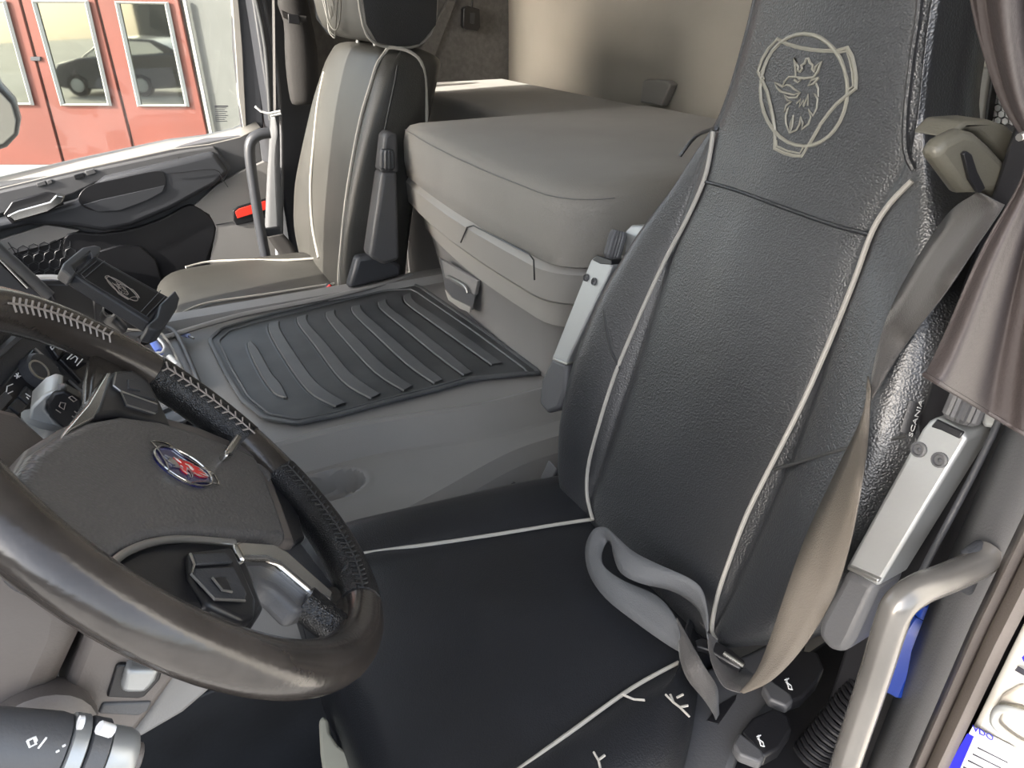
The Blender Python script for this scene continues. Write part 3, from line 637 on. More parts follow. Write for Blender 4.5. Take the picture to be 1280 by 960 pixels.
# seat side console
prism('side_console', P('z', .745, (800, 985), (830, 900), (880, 836), (935, 815), (985, 790), (1010, 800), (985, 840), (935, 905), (905, 985)), (0, 0, -.12), 'plastic_m', ds, .006, 3)
prism('console_slot', P('z', .7465, (883, 901), (899, 880), (921, 868), (919, 875), (898, 905)), (0, 0, -.003), 'plastic_dd', ds, .0005)
prism('console_skirt', P('z', .70, (905, 990), (935, 905), (985, 830), (1060, 780), (1060, 1000)), (0, 0, -.10), 'plastic_dd', ds, .006)
def lever(top, lip, icon, zt, lab):
    a = prism('height_lever', P('z', zt, *top), (0, 0, -.018), 'plastic_dd', ds, .003, 3); a['label'] = lab
    prism('lever_lip', P('z', zt+.001, *lip), (0, 0, -.014), 'plastic_m', a, .003, 3)
    cx, cy = icon
    tubes('lever_symbol', [P('z', zt+.0012, *[(cx+u, cy+v) for u, v in q]) for q in ([(-5, -4), (0, -6)], [(-3, -6), (-2, -2)], [(-4, -2), (3, 3), (4, 8)], [(-1, 3), (0, 7), (5, 8)], [(-3, -1), (0, 4)])], .0007, 'print', a)
lever([(958, 852), (975, 828), (1000, 812), (1022, 815), (1030, 835), (1022, 852), (1003, 872), (985, 878)], [(953, 858), (960, 846), (990, 868), (992, 876), (984, 883), (962, 874)], (986, 854), .765, 'upper black lever with white seat symbol')
lever([(926, 915), (940, 897), (968, 884), (986, 895), (990, 912), (975, 935), (955, 946)], [(916, 930), (924, 914), (952, 936), (956, 946), (950, 953), (924, 943)], (951, 925), .765, 'lower black lever with white seat symbol')
# gloss lever at the front under the wheel; sunlight put into its pale colour
fl = prism('cushion_lever', P('z', .70, (398, 900), (403, 893), (411, 900), (412, 915), (422, 930), (436, 940), (442, 985), (406, 985), (400, 940)), (0, 0, -.02), mat('sunlit_pale_lever', (.5, .48, .38), .3), ds, .004, 3)
fl['label'] = 'glossy adjustment lever under the seat front, coloured pale as if sunlit'

# ---- seat belt of the driver seat
sbt = things('driver_seat_belt', 'grey seat belt hanging slack across the right side of the driver seat', 'seat belt', at(935, 860, 'y', .33))
def onbelt(px, py, lift):
    p = onback(px, py, .004); return p+(CAM-p).normalized()*lift
A_ = [at(1222, 240, 'y', .30), onbelt(1185, 268, .012), onbelt(1140, 335, .012), onbelt(1108, 400, .012), onbelt(1093, 455, .012), onbelt(1087, 490, .012)]
B_ = [at(1256, 256, 'y', .285), at(1222, 305, 'y', .275), at(1182, 365, 'y', .272), onbelt(1140, 420, .014), onbelt(1110, 465, .016), onbelt(1090, 500, .016)]
ribbon('upper_strap', A_, B_, 'beltc', sbt)
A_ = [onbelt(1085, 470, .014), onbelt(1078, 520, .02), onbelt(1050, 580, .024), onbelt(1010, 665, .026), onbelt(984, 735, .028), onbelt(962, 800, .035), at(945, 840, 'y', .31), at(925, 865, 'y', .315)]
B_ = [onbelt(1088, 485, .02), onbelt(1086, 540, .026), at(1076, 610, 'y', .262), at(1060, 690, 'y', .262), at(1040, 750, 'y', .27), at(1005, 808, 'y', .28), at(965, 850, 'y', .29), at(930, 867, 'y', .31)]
ribbon('front_strap', A_, B_, mat('belt_webbing_sunlit', (.15, .13, .108), .6, bump=.5, scale=700), sbt)  # same belt; warm sunlight put into this tan colour
A_ = [at(925, 866, 'y', .315), at(905, 858, 'z', .83), at(892, 835, 'z', .835), at(886, 812, 'z', .84), at(884, 790, 'z', .85)]
B_ = [at(945, 845, 'y', .32), at(935, 838, 'z', .81), at(920, 825, 'z', .815), at(905, 815, 'z', .82), at(896, 800, 'z', .835)]
ribbon('lap_turn', A_, B_, 'beltc', sbt)
pr2 = [((885, 800), (884, 794), .845, .85), ((885, 770), (875, 765), .86, .85), ((878, 738), (857, 748), .872, .852), ((860, 722), (835, 737), .878, .856), ((820, 704), (800, 729), .88, .858), ((790, 688), (776, 716), .88, .86), ((770, 670), (767, 694), .878, .862), ((757, 659), (764, 678), .87, .865), ((742, 662), (758, 678), .86, .855), ((732, 684), (752, 695), .84, .85), ((736, 716), (757, 710), .832, .85), ((757, 748), (780, 726), .83, .85), ((797, 780), (820, 744), .828, .85), ((834, 806), (842, 768), .826, .848), ((850, 815), (850, 792), .825, .845)]
ribbon('loop_strap', [at(*a, 'z', za) for a, b, za, zb in pr2], [at(*b, 'z', zb) for a, b, za, zb in pr2], 'beltb', sbt, n=4)
pr3 = [((848, 806), (846, 772), .83, .85), ((851, 828), (862, 800), .83, .845), ((860, 850), (880, 832), .82, .84), ((880, 875), (896, 858), .80, .81), ((892, 893), (898, 882), .765, .77), ((895, 902), (899, 895), .74, .74)]
ribbon('anchor_strap', [at(*a, 'z', za) for a, b, za, zb in pr3], [at(*b, 'z', zb) for a, b, za, zb in pr3], 'beltc', sbt, n=5)
bt = prism('belt_tongue', P('z', .835, (868, 800), (876, 797), (898, 802), (915, 812), (932, 826), (926, 836), (905, 824), (885, 812), (870, 808)), (0, 0, -.008), 'plastic_dd', sbt, .002)
tube('tongue_plate', P('z', .838, (905, 817), (930, 833)), .003, 'chrome', bt)

# ---- passenger seat
ps = things('passenger_seat', 'black leather passenger seat partly in sunlight beyond the engine tunnel', 'seat', (.3, 1.95, .24))
TP = [(.66, 1.73, 1.78, 2.10, 2.25, 0, .425), (.72, 1.70, 1.76, 2.115, 2.27, .02, .43), (.82, 1.69, 1.75, 2.12, 2.28, .035, .440), (.95, 1.68, 1.745, 2.125, 2.275, .035, .462), (1.08, 1.675, 1.74, 2.125, 2.235, .025, .492), (1.2, 1.67, 1.74, 2.13, 2.20, .012, .523), (1.29, 1.68, 1.74, 2.13, 2.18, .0, .555), (1.33, 1.70, 1.745, 2.12, 2.15, -.01, .575), (1.345, 1.74, 1.77, 2.10, 2.11, -.03, .60)]
def psec(z):
    yR, pR, pL, yL, b, xc = lerp_tab(TP, z)
    def fx(y):
        if y < pR: t = (pR-y)/(pR-yR); return xc-b*math.sin(t*math.pi*.5)+.02*(t > .7)*(t-.7)/.3
        if y > pL: t = (y-pL)/(yL-pL); return xc-b*math.sin(t*math.pi*.5)+.03*(t > .7)*(t-.7)/.3
        return xc-.006*math.sin(math.pi*(y-pR)/(pL-pR))
    return yR, pR, pL, yL, xc, fx
rows = []
for z in (.66, .70, .75, .82, .88, .95, 1.02, 1.08, 1.14, 1.2, 1.25, 1.29, 1.315, 1.33, 1.345):
    yR, pR, pL, yL, xc, fx = psec(z); th = .16 if z < 1.32 else .12 if z < 1.34 else .06
    r = [V((fx(yR+(pR-yR)*t), yR+(pR-yR)*t, z)) for t in (0, .05, .2, .45, .7, .95)]+[V((fx(pR+(pL-pR)*t), pR+(pL-pR)*t, z)) for t in (0, .05, .3, .5, .7, .95, 1)]+[V((fx(pL+(yL-pL)*t), pL+(yL-pL)*t, z)) for t in (.05, .3, .6, .9, 1)]
    xs = xc+.02
    r += [V((xs+.03, yL+.002, z)), V((xs+th, yL-.02, z)), V((xs+th+.01, (yL+yR)/2, z)), V((xs+th, yR+.02, z)), V((xs+th*.5, yR-.002, z)), V((xs+.01, yR-.003, z))]
    rows.append(r)
grid('backrest', rows, 'leather_sunlit', ps, closed=True, caps=True, sub=1)
def onp(px, py, off=0):
    d = ray(px, py); k = 1.2
    while k < 3.2:
        p = CAM+d*k
        if .64 < p.z < 1.345:
            yR, pR, pL, yL, xc, fx = psec(p.z)
            if yR <= p.y <= yL and p.x >= fx(p.y)-off: return p
        k += .003
    return at(px, py, 'y', 1.70)
tube('piping', cr([onp(*q, .003) for q in [(398, 322), (390, 280), (388, 230), (392, 180), (397, 130), (405, 90)]], 4), .0035, 'piping', ps, 6)
zz = [.70, .75, .82, .9, 1.0, 1.1, 1.2, 1.27, 1.31, 1.335]
tube('piping', cr([V((psec(z)[5](psec(z)[1]-.02)-.004, psec(z)[1]-.02, z)) for z in zz]+[V((.60, 1.725, 1.345)), V((.64, 1.70, 1.335)), V((.665, 1.69, 1.30)), V((.665, 1.685, 1.2)), V((.655, 1.685, 1.1))], 4), .0042, 'piping', ps, 6)
tube('side_seam', cr([V((psec(z)[4]+.035, psec(z)[0]-.006, z)) for z in zz[:-1]], 3), .0025, 'dark_thread', ps, 6)
rows = []
for x, f in ((-.01, -.10), (-.005, -.05), (.012, -.022), (.045, -.006), (.09, 0), (.2, 0), (.3, 0), (.4, -.002), (.47, -.004)):
    z = .755+f; n_ = (x < .015)*.02
    rows.append([V((x, 1.72+n_, z-.1)), V((x, 1.71+n_, z-.04)), V((x, 1.725+n_, z-.005)), V((x, 1.76, z+.004)), V((x, 1.80, z)), V((x, 1.95, z+.006)), V((x, 2.08, z)), V((x, 2.13, z+.012)), V((x, 2.19-n_, z+.006)), V((x, 2.215-n_, z-.03)), V((x, 2.2-n_, z-.1))])
grid('cushion', rows, 'leather_sunlit', ps, closed=True, caps=True, sub=1)
tube('cushion_piping', P('z', .762, (232, 334), (262, 327), (310, 325), (360, 325), (404, 322)), .0035, 'piping', ps, 6, smooth=4)
tube('cushion_piping', P('z', .762, (216, 402), (230, 390), (262, 378), (330, 368), (400, 357), (436, 352)), .003, 'piping', ps, 6, smooth=4)
box('seat_base', (.05, 1.76, .33), (.45, 2.16, .64), 'plastic_dd', ps, .02)
# headrest
hr = []
for (x, z, e) in ((.615, 1.347, .02), (.565, 1.357, .01), (.540, 1.395, 0), (.535, 1.50, 0), (.55, 1.58, .02), (.62, 1.61, .03), (.69, 1.57, .02), (.715, 1.47, .0), (.71, 1.39, .01), (.67, 1.35, .02)):
    hr.append([V((x, 1.70+e, z)), V((x, 1.72+e*.5, z)), V((x-.004, 1.93, z)), V((x, 2.10-e*.5, z)), V((x, 2.13-e, z))])
hr.append(hr[0])
h_ = grid('headrest', hr, 'leather_sunlit', ps, sub=1)
c0 = V((.625, 1.70, 1.47)); ring = [r[0] for r in hr[:-1]]
add('headrest_side', [c0+V((0, -.012, 0))]+[p+V((0, .001, 0)) for p in ring], [[0, i+1, (i+1) % len(ring)+1] for i in range(len(ring))], 'leather', h_)  # darker leather paints the unlit side of the headrest
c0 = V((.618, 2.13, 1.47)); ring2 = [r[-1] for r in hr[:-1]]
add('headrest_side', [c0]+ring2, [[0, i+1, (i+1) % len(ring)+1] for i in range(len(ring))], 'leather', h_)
tube('headrest_piping', cr([r[1]+(r[1]-V((.618, r[1].y, 1.48))).normalized()*.002 for r in hr[:-1]], 3, True), .0035, 'piping', h_, 6, True)
def pmap(u, v): return V((.531, 1.93-.085*u*1.0, 1.475+.10*v))
emblem_lines(h_, pmap, .0016, mat('lit_headrest_emboss', (.12, .115, .10), .5))  # lines coloured paler than their leather to show caught light
lathe('headrest_post', [(.007, 0), (.007, .06)], (.61, 1.86, 1.32), (0, 0, 1), 'steel', ps); lathe('headrest_post', [(.007, 0), (.007, .06)], (.61, 2.0, 1.32), (0, 0, 1), 'steel', ps)
# armrest
a = prism('armrest', P('y', 1.62, (462, 322), (478, 215), (497, 214), (500, 325), (480, 332)), (0, .06, 0), 'plastic_m', ps, .01, 3)
prism('armrest_head', P('y', 1.625, (476, 216), (481, 170), (487, 165), (497, 167), (499, 216)), (0, .05, 0), 'plastic_m', a, .008, 3)
knurl('knob', at(484, 212, 'y', 1.615), at(484, 186, 'y', 1.615)-at(484, 212, 'y', 1.615), .018, .045, 'plastic_d', a, 12)
prism('armrest_bracket', P('y', 1.64, (436, 362), (447, 322), (480, 318), (502, 332), (502, 345)), (0, .04, 0), 'plastic_d', ps, .01)
pb = things('passenger_belt_buckle', 'small red belt buckle between passenger seat and engine tunnel', 'buckle', at(408, 362, 'y', 1.70))
prism('buckle_body', P('y', 1.705, (399, 371), (413, 355), (421, 363), (418, 372)), (0, .02, 0), 'plastic_dd', pb, .002)
prism('release_button', P('y', 1.70, (399, 369), (413, 356), (418, 361), (409, 370)), (0, .01, 0), 'red', pb, .002)

# ---- passenger belt, zip tie, grab handle, rolled curtain
pbt = things('passenger_seat_belt', 'grey seat belt hanging on the far door pillar behind the passenger seat', 'seat belt', at(345, 280, 'y', 2.5))
A_ = P('y', 2.50, (338, 146), (337, 170), (334, 220), (332, 262), (331, 290)); B_ = P('y', 2.48, (344, 146), (348, 170), (350, 220), (352, 262), (352, 290))
ribbon('strap', A_, B_, 'beltb', pbt)
ribbon('upper_strap', P('y', 2.52, (340, -20), (341, 60), (342, 140)), P('y', 2.50, (343, -20), (344, 60), (345, 140)), 'beltc', pbt)
prism('buckle', P('y', 2.47, (331, 286), (350, 284), (355, 296), (352, 304), (340, 300), (330, 292)), (0, .02, 0), 'plastic_d', pbt, .004)
ribbon('lower_strap', P('y', 2.44, (334, 296), (345, 312), (352, 322)), P('y', 2.42, (354, 292), (366, 306), (372, 318)), 'strapm', pbt)
zt = tag(tube('zip_tie', P('y', 2.47, (319, 133), (326, 139), (335, 142), (350, 139), (351, 142), (338, 145)), .004, 'print', None, 6), 'white zip tie knotted around the passenger belt on the pillar', 'zip tie')
gh2 = tag(tube('grab_handle', P('y', 2.46, (337, 166), (325, 168), (315, 175), (312, 190), (316, 225), (322, 265), (328, 300), (333, 325)), .017, 'plastic_d', None, 12, smooth=5), 'charcoal grab handle beside the far door in front of the belt', 'grab handle')
rc = things('rolled_curtain', 'black rolled curtain held by a buckled strap behind the passenger headrest', 'curtain', at(372, 130, 'y', 2.45))
rows = []
for px, py, r in ((362, -30, 12), (365, 10, 17), (372, 22, 13), (376, 60, 18), (378, 100, 17), (380, 128, 15), (380, 131, 12)):
    c = at(px, py, 'y', 2.45); rr = r*.0030
    rows.append([c+V((rr*math.cos(t*math.pi/6)*(1+.12*math.sin(t*3)), .7*rr*math.sin(t*math.pi/6), 0)) for t in range(12)])
grid('curtain_roll', rows, 'strapm', rc, closed=True, caps=True, sub=1)
ribbon('tie_strap', P('y', 2.40, (351, 12), (366, 18), (384, 20)), P('y', 2.40, (354, 22), (367, 27), (384, 28)), 'strapm', rc, .003)
prism('strap_buckle', P('y', 2.395, (360, 17), (374, 19), (375, 31), (361, 29)), (0, .008, 0), 'plastic_dd', rc, .002)

place(ps, (.324, 2.106, .1432), 1.08); place(pb, V((1.08*pb.location.x, 1.08*pb.location.y, 1.08*pb.location.z-.116)), 1.08)  # passenger seat and buckle scaled up about the camera, same image outline
for t_ in (tn, tm, tr_, cb, cc, ch, bunk, mt): place(t_, V((.93*t_.location.x, .93*t_.location.y, .93*t_.location.z+.1015)), .93)  # tunnel, mat, tray and bunk group shrunk about the camera position
# ================================================================== STEERING WHEEL
WT = .886; WC = V((-.02, .53, 1.115)); WR = .194
wr_ = V((0, 1, 0)); wu_ = V((-math.cos(WT), 0, math.sin(WT))); wn_ = V((math.sin(WT), 0, math.cos(WT)))
sw = things('steering_wheel', 'black leather steering wheel with silver spokes and a griffin badge', 'steering wheel', WC)
def wl_(r, u, off=0): return WC+wr_*r+wu_*u+wn_*off
def wp(off, *pts): return [atp(a, b, WC+wn_*off, wn_) for a, b in pts]
rim = [wl_(WR*math.cos(t*math.pi/48), WR*math.sin(t*math.pi/48)) for t in range(96)]
tube('rim', rim, [.0195]*96, 'gloss_leather', sw, 20, True, upv=wn_, flat=.95)
# inner grip sections with stitching
def arcs(a0, a1, rr, off=0, n=24): return [wl_(rr*math.cos(math.radians(a0+(a1-a0)*k/n)), rr*math.sin(math.radians(a0+(a1-a0)*k/n)), off) for k in range(n+1)]
def ang(px, py): p = wp(0, (px, py))[0]-WC; return math.degrees(math.atan2(p.dot(wu_), p.dot(wr_)))
a1, a2 = ang(190, 470), ang(300, 555)
a3, a4 = ang(345, 590), ang(445, 755)
secs = [(a1, a2), (a3-1, a4), (ang(130, 445), ang(20, 400)+8)]
for s0, s1 in secs[:2]:
    tube('grip', arcs(s0, s1, WR-.0012), .0197, 'grip', sw, 18, upv=wn_)
def stitches(s0, s1, rr, off, n, L=.0045):
    out = []
    for k in range(n):
        a = s0+(s1-s0)*(k+.5)/n; da = (s1-s0)/n*.42
        out.append([wl_((rr-L)*math.cos(math.radians(a-da)), (rr-L)*math.sin(math.radians(a-da)), off-.0035), wl_(rr*math.cos(math.radians(a)), rr*math.sin(math.radians(a)), off+.001), wl_((rr+L)*math.cos(math.radians(a-da)), (rr+L)*math.sin(math.radians(a-da)), off+.004)])
        out.append([out[-1][1], wl_(rr*math.cos(math.radians(a+2*da)), rr*math.sin(math.radians(a+2*da)), off+.001)])
    return out
st = tubes('stitching', stitches(secs[0][0], secs[0][1], WR-.0125, .0155, 12)+stitches(secs[2][0], secs[2][1], WR-.0125, .0155, 16), .0010, 'thread', sw, 4); st['kind'] = 'stuff'; st['label'] = 'grey cross stitching on the inner side of the rim'
st = tubes('stitching', stitches(secs[1][0], secs[1][1], WR-.0125, .0155, 26, .004), .0011, 'dark_thread', sw, 4); st['kind'] = 'stuff'
# hub
hp = wp(.004, (20, 598), (42, 562), (75, 540), (110, 524), (150, 517), (195, 523), (240, 536), (290, 556), (322, 572), (336, 600), (350, 635), (362, 672), (300, 668), (240, 666), (190, 672), (150, 690), (120, 712), (60, 680), (30, 640))
hb = prism('airbag_cover', hp, -wn_*.035, 'hub', sw, .008, 4)
hr_ = prism('hub_ring', wp(-.004, (14, 598), (38, 556), (75, 533), (112, 517), (150, 511), (200, 518), (245, 531), (295, 552), (329, 570), (342, 600), (356, 635), (372, 680), (300, 676), (240, 674), (190, 682), (150, 700), (115, 722), (55, 685), (22, 645)), -wn_*.03, 'taupe', sw, .006, 3)
# badge
eo = wp(.0055, (229, 584))[0]
au = (wp(.0055, (205, 577))[0]-wp(.0055, (256, 590))[0]).normalized(); ar = au.cross(wn_)
def wmap(u, v): return eo+ar*(u*.0225)+au*(v*.029)
bd = prism('badge', [wmap(u*.98, v*.98)-wn_*.002 for u, v in EM_RING], wn_*.0025, 'navy', sw, .0003)
tubes('badge_outline', [[wmap(*p)+wn_*.0012 for p in EM_RING], [wmap(u, v)+wn_*.0014 for u, v in EM_TRI]], .0009, 'chrome', bd, 6, True)
plates('badge_griffin', [[wmap(p[0]*1.05+.02, p[1]*1.05)+wn_*.0008 for p in EM_BODY]], wn_*.0008, 'redem', bd)
plates('badge_crown', [[wmap(p[0]*1.05, p[1]*1.05)+wn_*.0008 for p in EM_CROWN]], wn_*.0008, 'silver', bd)
tubes('badge_beak', [[wmap(p[0]*1.05+.02, p[1]*1.05)+wn_*.0018 for p in q] for q in EM_HEAD], .00035, 'silver', bd, 4)
# far button pad
bp_ = prism('button_pad', wp(.004, (118, 520), (134, 470), (145, 462), (165, 461), (185, 472), (200, 500), (216, 534), (190, 527), (150, 516)), -wn_*.02, 'plastic_dd', sw, .004, 3)
prism('button', wp(.006, (143, 468), (164, 464), (182, 476), (196, 499), (175, 495), (150, 488), (142, 482)), -wn_*.003, 'plastic_d', bp_, .001)
prism('button', wp(.0075, (160, 474), (168, 473), (177, 488), (161, 485)), -wn_*.003, 'plastic_d', bp_, .001)
prism('button', wp(.006, (152, 490), (198, 504), (198, 514), (192, 517), (158, 506)), -wn_*.003, 'plastic_d', bp_, .001)
tubes('button_trim', [wp(.0066, (145, 466), (142, 482), (151, 489), (196, 505)), wp(.0066, (151, 489), (158, 506), (194, 517)), ], .0008, 'silver', bp_, 5)
# far silver spoke
sp1 = prism('silver_spoke', wp(.003, (133, 466), (140, 462), (136, 490), (118, 523), (90, 538), (70, 556), (84, 535), (110, 505)), -wn_*.02, 'chrome', sw, .003, 3)
prism('spoke_base', wp(-.004, (118, 440), (165, 440), (205, 470), (200, 480), (140, 470), (125, 500), (110, 520), (112, 470)), -wn_*.012, 'gloss_leather', sw, .005, 3)
# clip and lower far spoke
prism('lower_spoke', wp(.0, (285, 560), (302, 538), (325, 545), (350, 580), (340, 600), (322, 575)), -wn_*.02, 'hub', sw, .005, 3)
cl = prism('silver_clip', wp(.014, (282, 562), (296, 541), (303, 543), (304, 549), (293, 567), (286, 568)), -wn_*.012, 'chrome', sw, .003, 3); cl['label'] = 'small silver clip at the lower spoke'
prism('paddle', wp(-.006, (325, 585), (345, 600), (375, 645), (382, 672), (370, 680), (356, 660), (340, 620)), -wn_*.015, 'plastic_dd', sw, .003)
# near spoke with buttons
prism('near_spoke', wp(-.002, (140, 702), (165, 688), (200, 676), (250, 674), (300, 674), (332, 760), (318, 782), (290, 775), (250, 760), (200, 760), (150, 740)), -wn_*.02, 'plastic_dd', sw, .005, 3)
tube('spoke_trim', wp(.002, (140, 704), (158, 690), (190, 678), (230, 674), (292, 678)), .0028, 'silver', sw, 8, smooth=4)
bp2 = prism('button_pad', wp(.003, (236, 688), (290, 682), (300, 700), (322, 750), (320, 772), (305, 775), (262, 755), (240, 720)), -wn_*.02, 'plastic_dd', sw, .004, 3)
prism('button', wp(.006, (241, 692), (282, 690), (292, 702), (246, 705)), -wn_*.003, 'plastic_d', bp2, .001)
prism('button', wp(.006, (243, 710), (292, 708), (309, 742), (306, 750), (270, 748), (243, 718)), -wn_*.003, 'plastic_d', bp2, .001)
prism('button', wp(.0075, (265, 722), (283, 720), (292, 740), (278, 737)), -wn_*.003, 'plastic_dd', bp2, .001)
tubes('button_trim', [wp(.0066, (238, 692), (243, 706), (239, 718), (268, 749), (306, 751)), wp(.0078, (265, 722), (278, 738), (290, 740))], .0009, 'silver', bp2, 5)
s2 = prism('silver_spoke', wp(.004, (292, 677), (300, 674), (340, 677), (360, 688), (420, 742), (417, 751), (395, 742), (352, 705), (335, 698), (305, 698)), -wn_*.016, 'chrome', sw, .004, 3)
prism('spoke_arm', wp(-.004, (300, 698), (340, 698), (395, 742), (392, 760), (375, 765), (345, 735), (328, 728), (318, 738)), -wn_*.02, 'plastic_m', sw, .006, 3)
tube('spoke_grip', wp(-.006, (378, 752), (400, 770), (425, 790)), .014, 'grip', sw, 12, smooth=3)
prism('spoke_web', wp(-.002, (398, 735), (418, 730), (440, 748), (466, 745), (462, 775), (440, 790), (418, 768)), -wn_*.014, 'gloss_leather', sw, .004, 3)
prism('spoke_web', wp(-.012, (330, 672), (372, 672), (420, 735), (440, 752), (420, 752), (360, 695)), -wn_*.01, 'plastic_d', sw, .003)
tube('column_shaft', [WC-wn_*.03, WC-wn_*.25], .055, 'plastic_d', sw, 20)

# ================================================================== COLUMN, STALKS
cv = things('steering_column_cover', 'taupe moulded steering column cover below the wheel', 'column cover', V((-.12, .45, .8)))
CC0 = V((-.06, .52, 1.03)); 
def cplate(name, pts, y, th, m, bw=.006): return prism(name, P('y', y, *pts), (0, th, 0), m, cv, bw, 3)
cplate('cover_left', [(-120, 640), (0, 660), (60, 705), (112, 760), (104, 800), (70, 872), (20, 905), (-120, 960)], .425, .16, 'taupe', .02)
cplate('cover_right', [(106, 765), (150, 790), (236, 826), (160, 930), (120, 930), (70, 890), (104, 805)], .43, .15, 'taupe', .006)
cplate('cover_side', [(222, 826), (282, 848), (230, 893), (160, 934)], .455, .14, 'plastic', .006)
cplate('rocker_bezel', [(133, 872), (145, 834), (150, 831), (198, 833), (203, 838), (200, 850), (180, 872), (172, 874)], .427, .02, 'plastic_dd', .003)
rk = cplate('column_rocker', [(150, 866), (158, 838), (200, 838), (195, 853), (182, 868), (160, 868)], .420, .02, 'steel', .004); rk['label'] = 'shiny rocker switch for column adjustment'
cplate('rocker_scoop', [(122, 893), (128, 880), (190, 878), (185, 890), (172, 896)], .428, .01, 'plastic_m', .002)
lathe('stalk_boot', [(.030, -.01), (.034, .006), (.033, .014), (.028, .018), (.020, .02)], at(50, 905, 'y', .425), (0.1, -1, .1), 'taupe', cv)
sk = things('control_stalk', 'fat grey indicator stalk with symbols at the lower left edge', 'stalk', at(20, 930, 'y', .34))
s0, s1 = at(-60, 925, 'y', .345), at(165, 950, 'y', .335); dd = (s1-s0)
def sp_(t): return s0+dd*t
tube('stalk_body', [sp_(0), sp_(.2), sp_(.5), sp_(.56)], [.017, .019, .0205, .0195], 'plastic_m', sk, 20)
tube('stalk_ring', [sp_(.57), sp_(.58), sp_(.66), sp_(.67)], [.019, .021, .021, .019], 'steel', sk, 20)
tube('stalk_ring', [sp_(.68), sp_(.69), sp_(.79), sp_(.80)], [.019, .0205, .02, .018], 'plastic_m', sk, 20)
tube('stalk_tip', [sp_(.80), sp_(.81), sp_(.93), sp_(.98), sp_(1.0)], [.015, .0175, .017, .015, .011], 'steel', sk, 20)
tube('stalk_button', [sp_(1.0), sp_(1.03), sp_(1.04)], [.010, .010, .008], 'taupe', sk, 16)
for q in ((98, 903, 104, 903), (124, 909, 140, 914)):
    tube('ring_tab', P('y', .318, (q[0], q[1]), (q[2], q[3])), .0035, 'print', sk, 8)
icn = [[(34, 926), (42, 922), (45, 930), (37, 934), (34, 926)], [(44, 921), (46, 926)], [(48, 935), (58, 922)], [(70, 940), (74, 938)], [(78, 933), (82, 931)]]
tubes('stalk_symbols', [P('y', .322, *q) for q in icn], .0006, 'print', sk, 4)
sk2 = things('retarder_stalk', 'satin grey stalk with lamp symbols behind the wheel beside the climate panel', 'stalk', at(60, 520, 'y', .72))
body = []
for (px, py, r) in ((5, 618, .016), (22, 590, .021), (38, 562, .016), (45, 545, .014), (55, 525, .020), (72, 505, .027), (90, 497, .028), (108, 500, .026), (122, 506, .018)):
    body.append((at(px, py, 'y', .74), r))
tube('stalk_body', [b[0] for b in body[:5]], [b[1] for b in body[:5]], 'steel', sk2, 16)
prism('stalk_head', P('y', .735, (36, 528), (38, 510), (55, 493), (68, 487), (80, 490), (60, 500), (57, 512), (70, 528), (80, 535), (52, 532)), (0, .04, 0), 'steel', sk2, .008, 3)
prism('stalk_face', P('y', .732, (58, 505), (66, 491), (80, 488), (102, 500), (104, 515), (90, 535), (78, 536), (62, 522)), (0, .02, 0), 'plastic_dd', sk2, .003, 3)
tubes('stalk_symbols', [P('y', .7305, *q) for q in ([(70, 512), (76, 516)], [(74, 508), (80, 512), (82, 504), (76, 503), (74, 508)], [(86, 497), (92, 502), (96, 500), (90, 495), (86, 497)], [(90, 520), (96, 524)], [(93, 514), (98, 518)])], .0006, 'thread', sk2, 4)

# ================================================================== DASHBOARD
dsh = things('dashboard', 'charcoal dashboard side with climate controls behind the steering wheel', 'dashboard', V((-.35, .9, .5)))
D1 = V((math.sin(math.radians(20)), math.cos(math.radians(20)), 0))
DO = at(50, 470, 'y', .90)
pw = V((math.cos(math.radians(20)), -math.sin(math.radians(20)), 0))
# tilt fitted to the image slope of the panel's short side, down towards the driver
best = None
for k in range(10, 86):
    ph = math.radians(k); d2 = pw*math.cos(ph)-V((0, 0, 1))*math.sin(ph)
    def prj(p):
        q = p-CAM; return (640+F*q.dot(RT)/q.dot(FW), 480-F*q.dot(UP)/q.dot(FW))
    a, b = prj(DO), prj(DO+d2*.03); s = (b[1]-a[1])/(b[0]-a[0])
    if best is None or abs(s-.92) < best[0]: best = (abs(s-.92), d2)
D2 = best[1]; DN = D1.cross(D2).normalized()
if DN.dot(CAM-DO) < 0: DN = -DN
def dp(off, *pts): return [atp(a, b, DO+DN*off, DN) for a, b in pts]
def dpl(name, pts, off, th, m, bw=.002, par=None): return prism(name, dp(off, *pts), -DN*th, m, par or dsh, bw)
dpl('dash_panel', [(-160, 560), (-120, 430), (0, 372), (95, 400), (150, 435), (190, 470), (130, 600), (40, 720), (-160, 760)], -.006, .10, 'plastic_d', .006)
dpl('climate_frame', [(-40, 560), (-20, 510), (42, 435), (72, 462), (60, 482), (-20, 575)], .0, .008, 'plastic_dd')
tube('silver_trim', dp(.002, (43, 436), (71, 461)), .0022, 'silver', dsh, 6)
lathe('control_knob', [(.021, 0), (.0205, .012), (.018, .015), (.016, .015)], dp(0, (44, 467))[0], DN, 'plastic_d', dsh, 28)
kn = lathe('knob_ring', [(.0125, 0), (.0128, .002), (.0108, .002), (.0105, .0)], dp(0.014, (48, 463))[0], DN, 'silver', dsh, 28)
for q in ([(33, 482), (45, 492), (36, 505), (24, 495)], [(22, 497), (34, 507), (25, 517), (12, 508)], [(11, 510), (23, 520), (14, 531), (0, 522)], [(0, 524), (12, 534), (3, 545), (-10, 535)], [(-12, 537), (1, 547), (-8, 558), (-20, 548)]):
    dpl('climate_button', q, .004, .006, 'plastic_d', .0008)
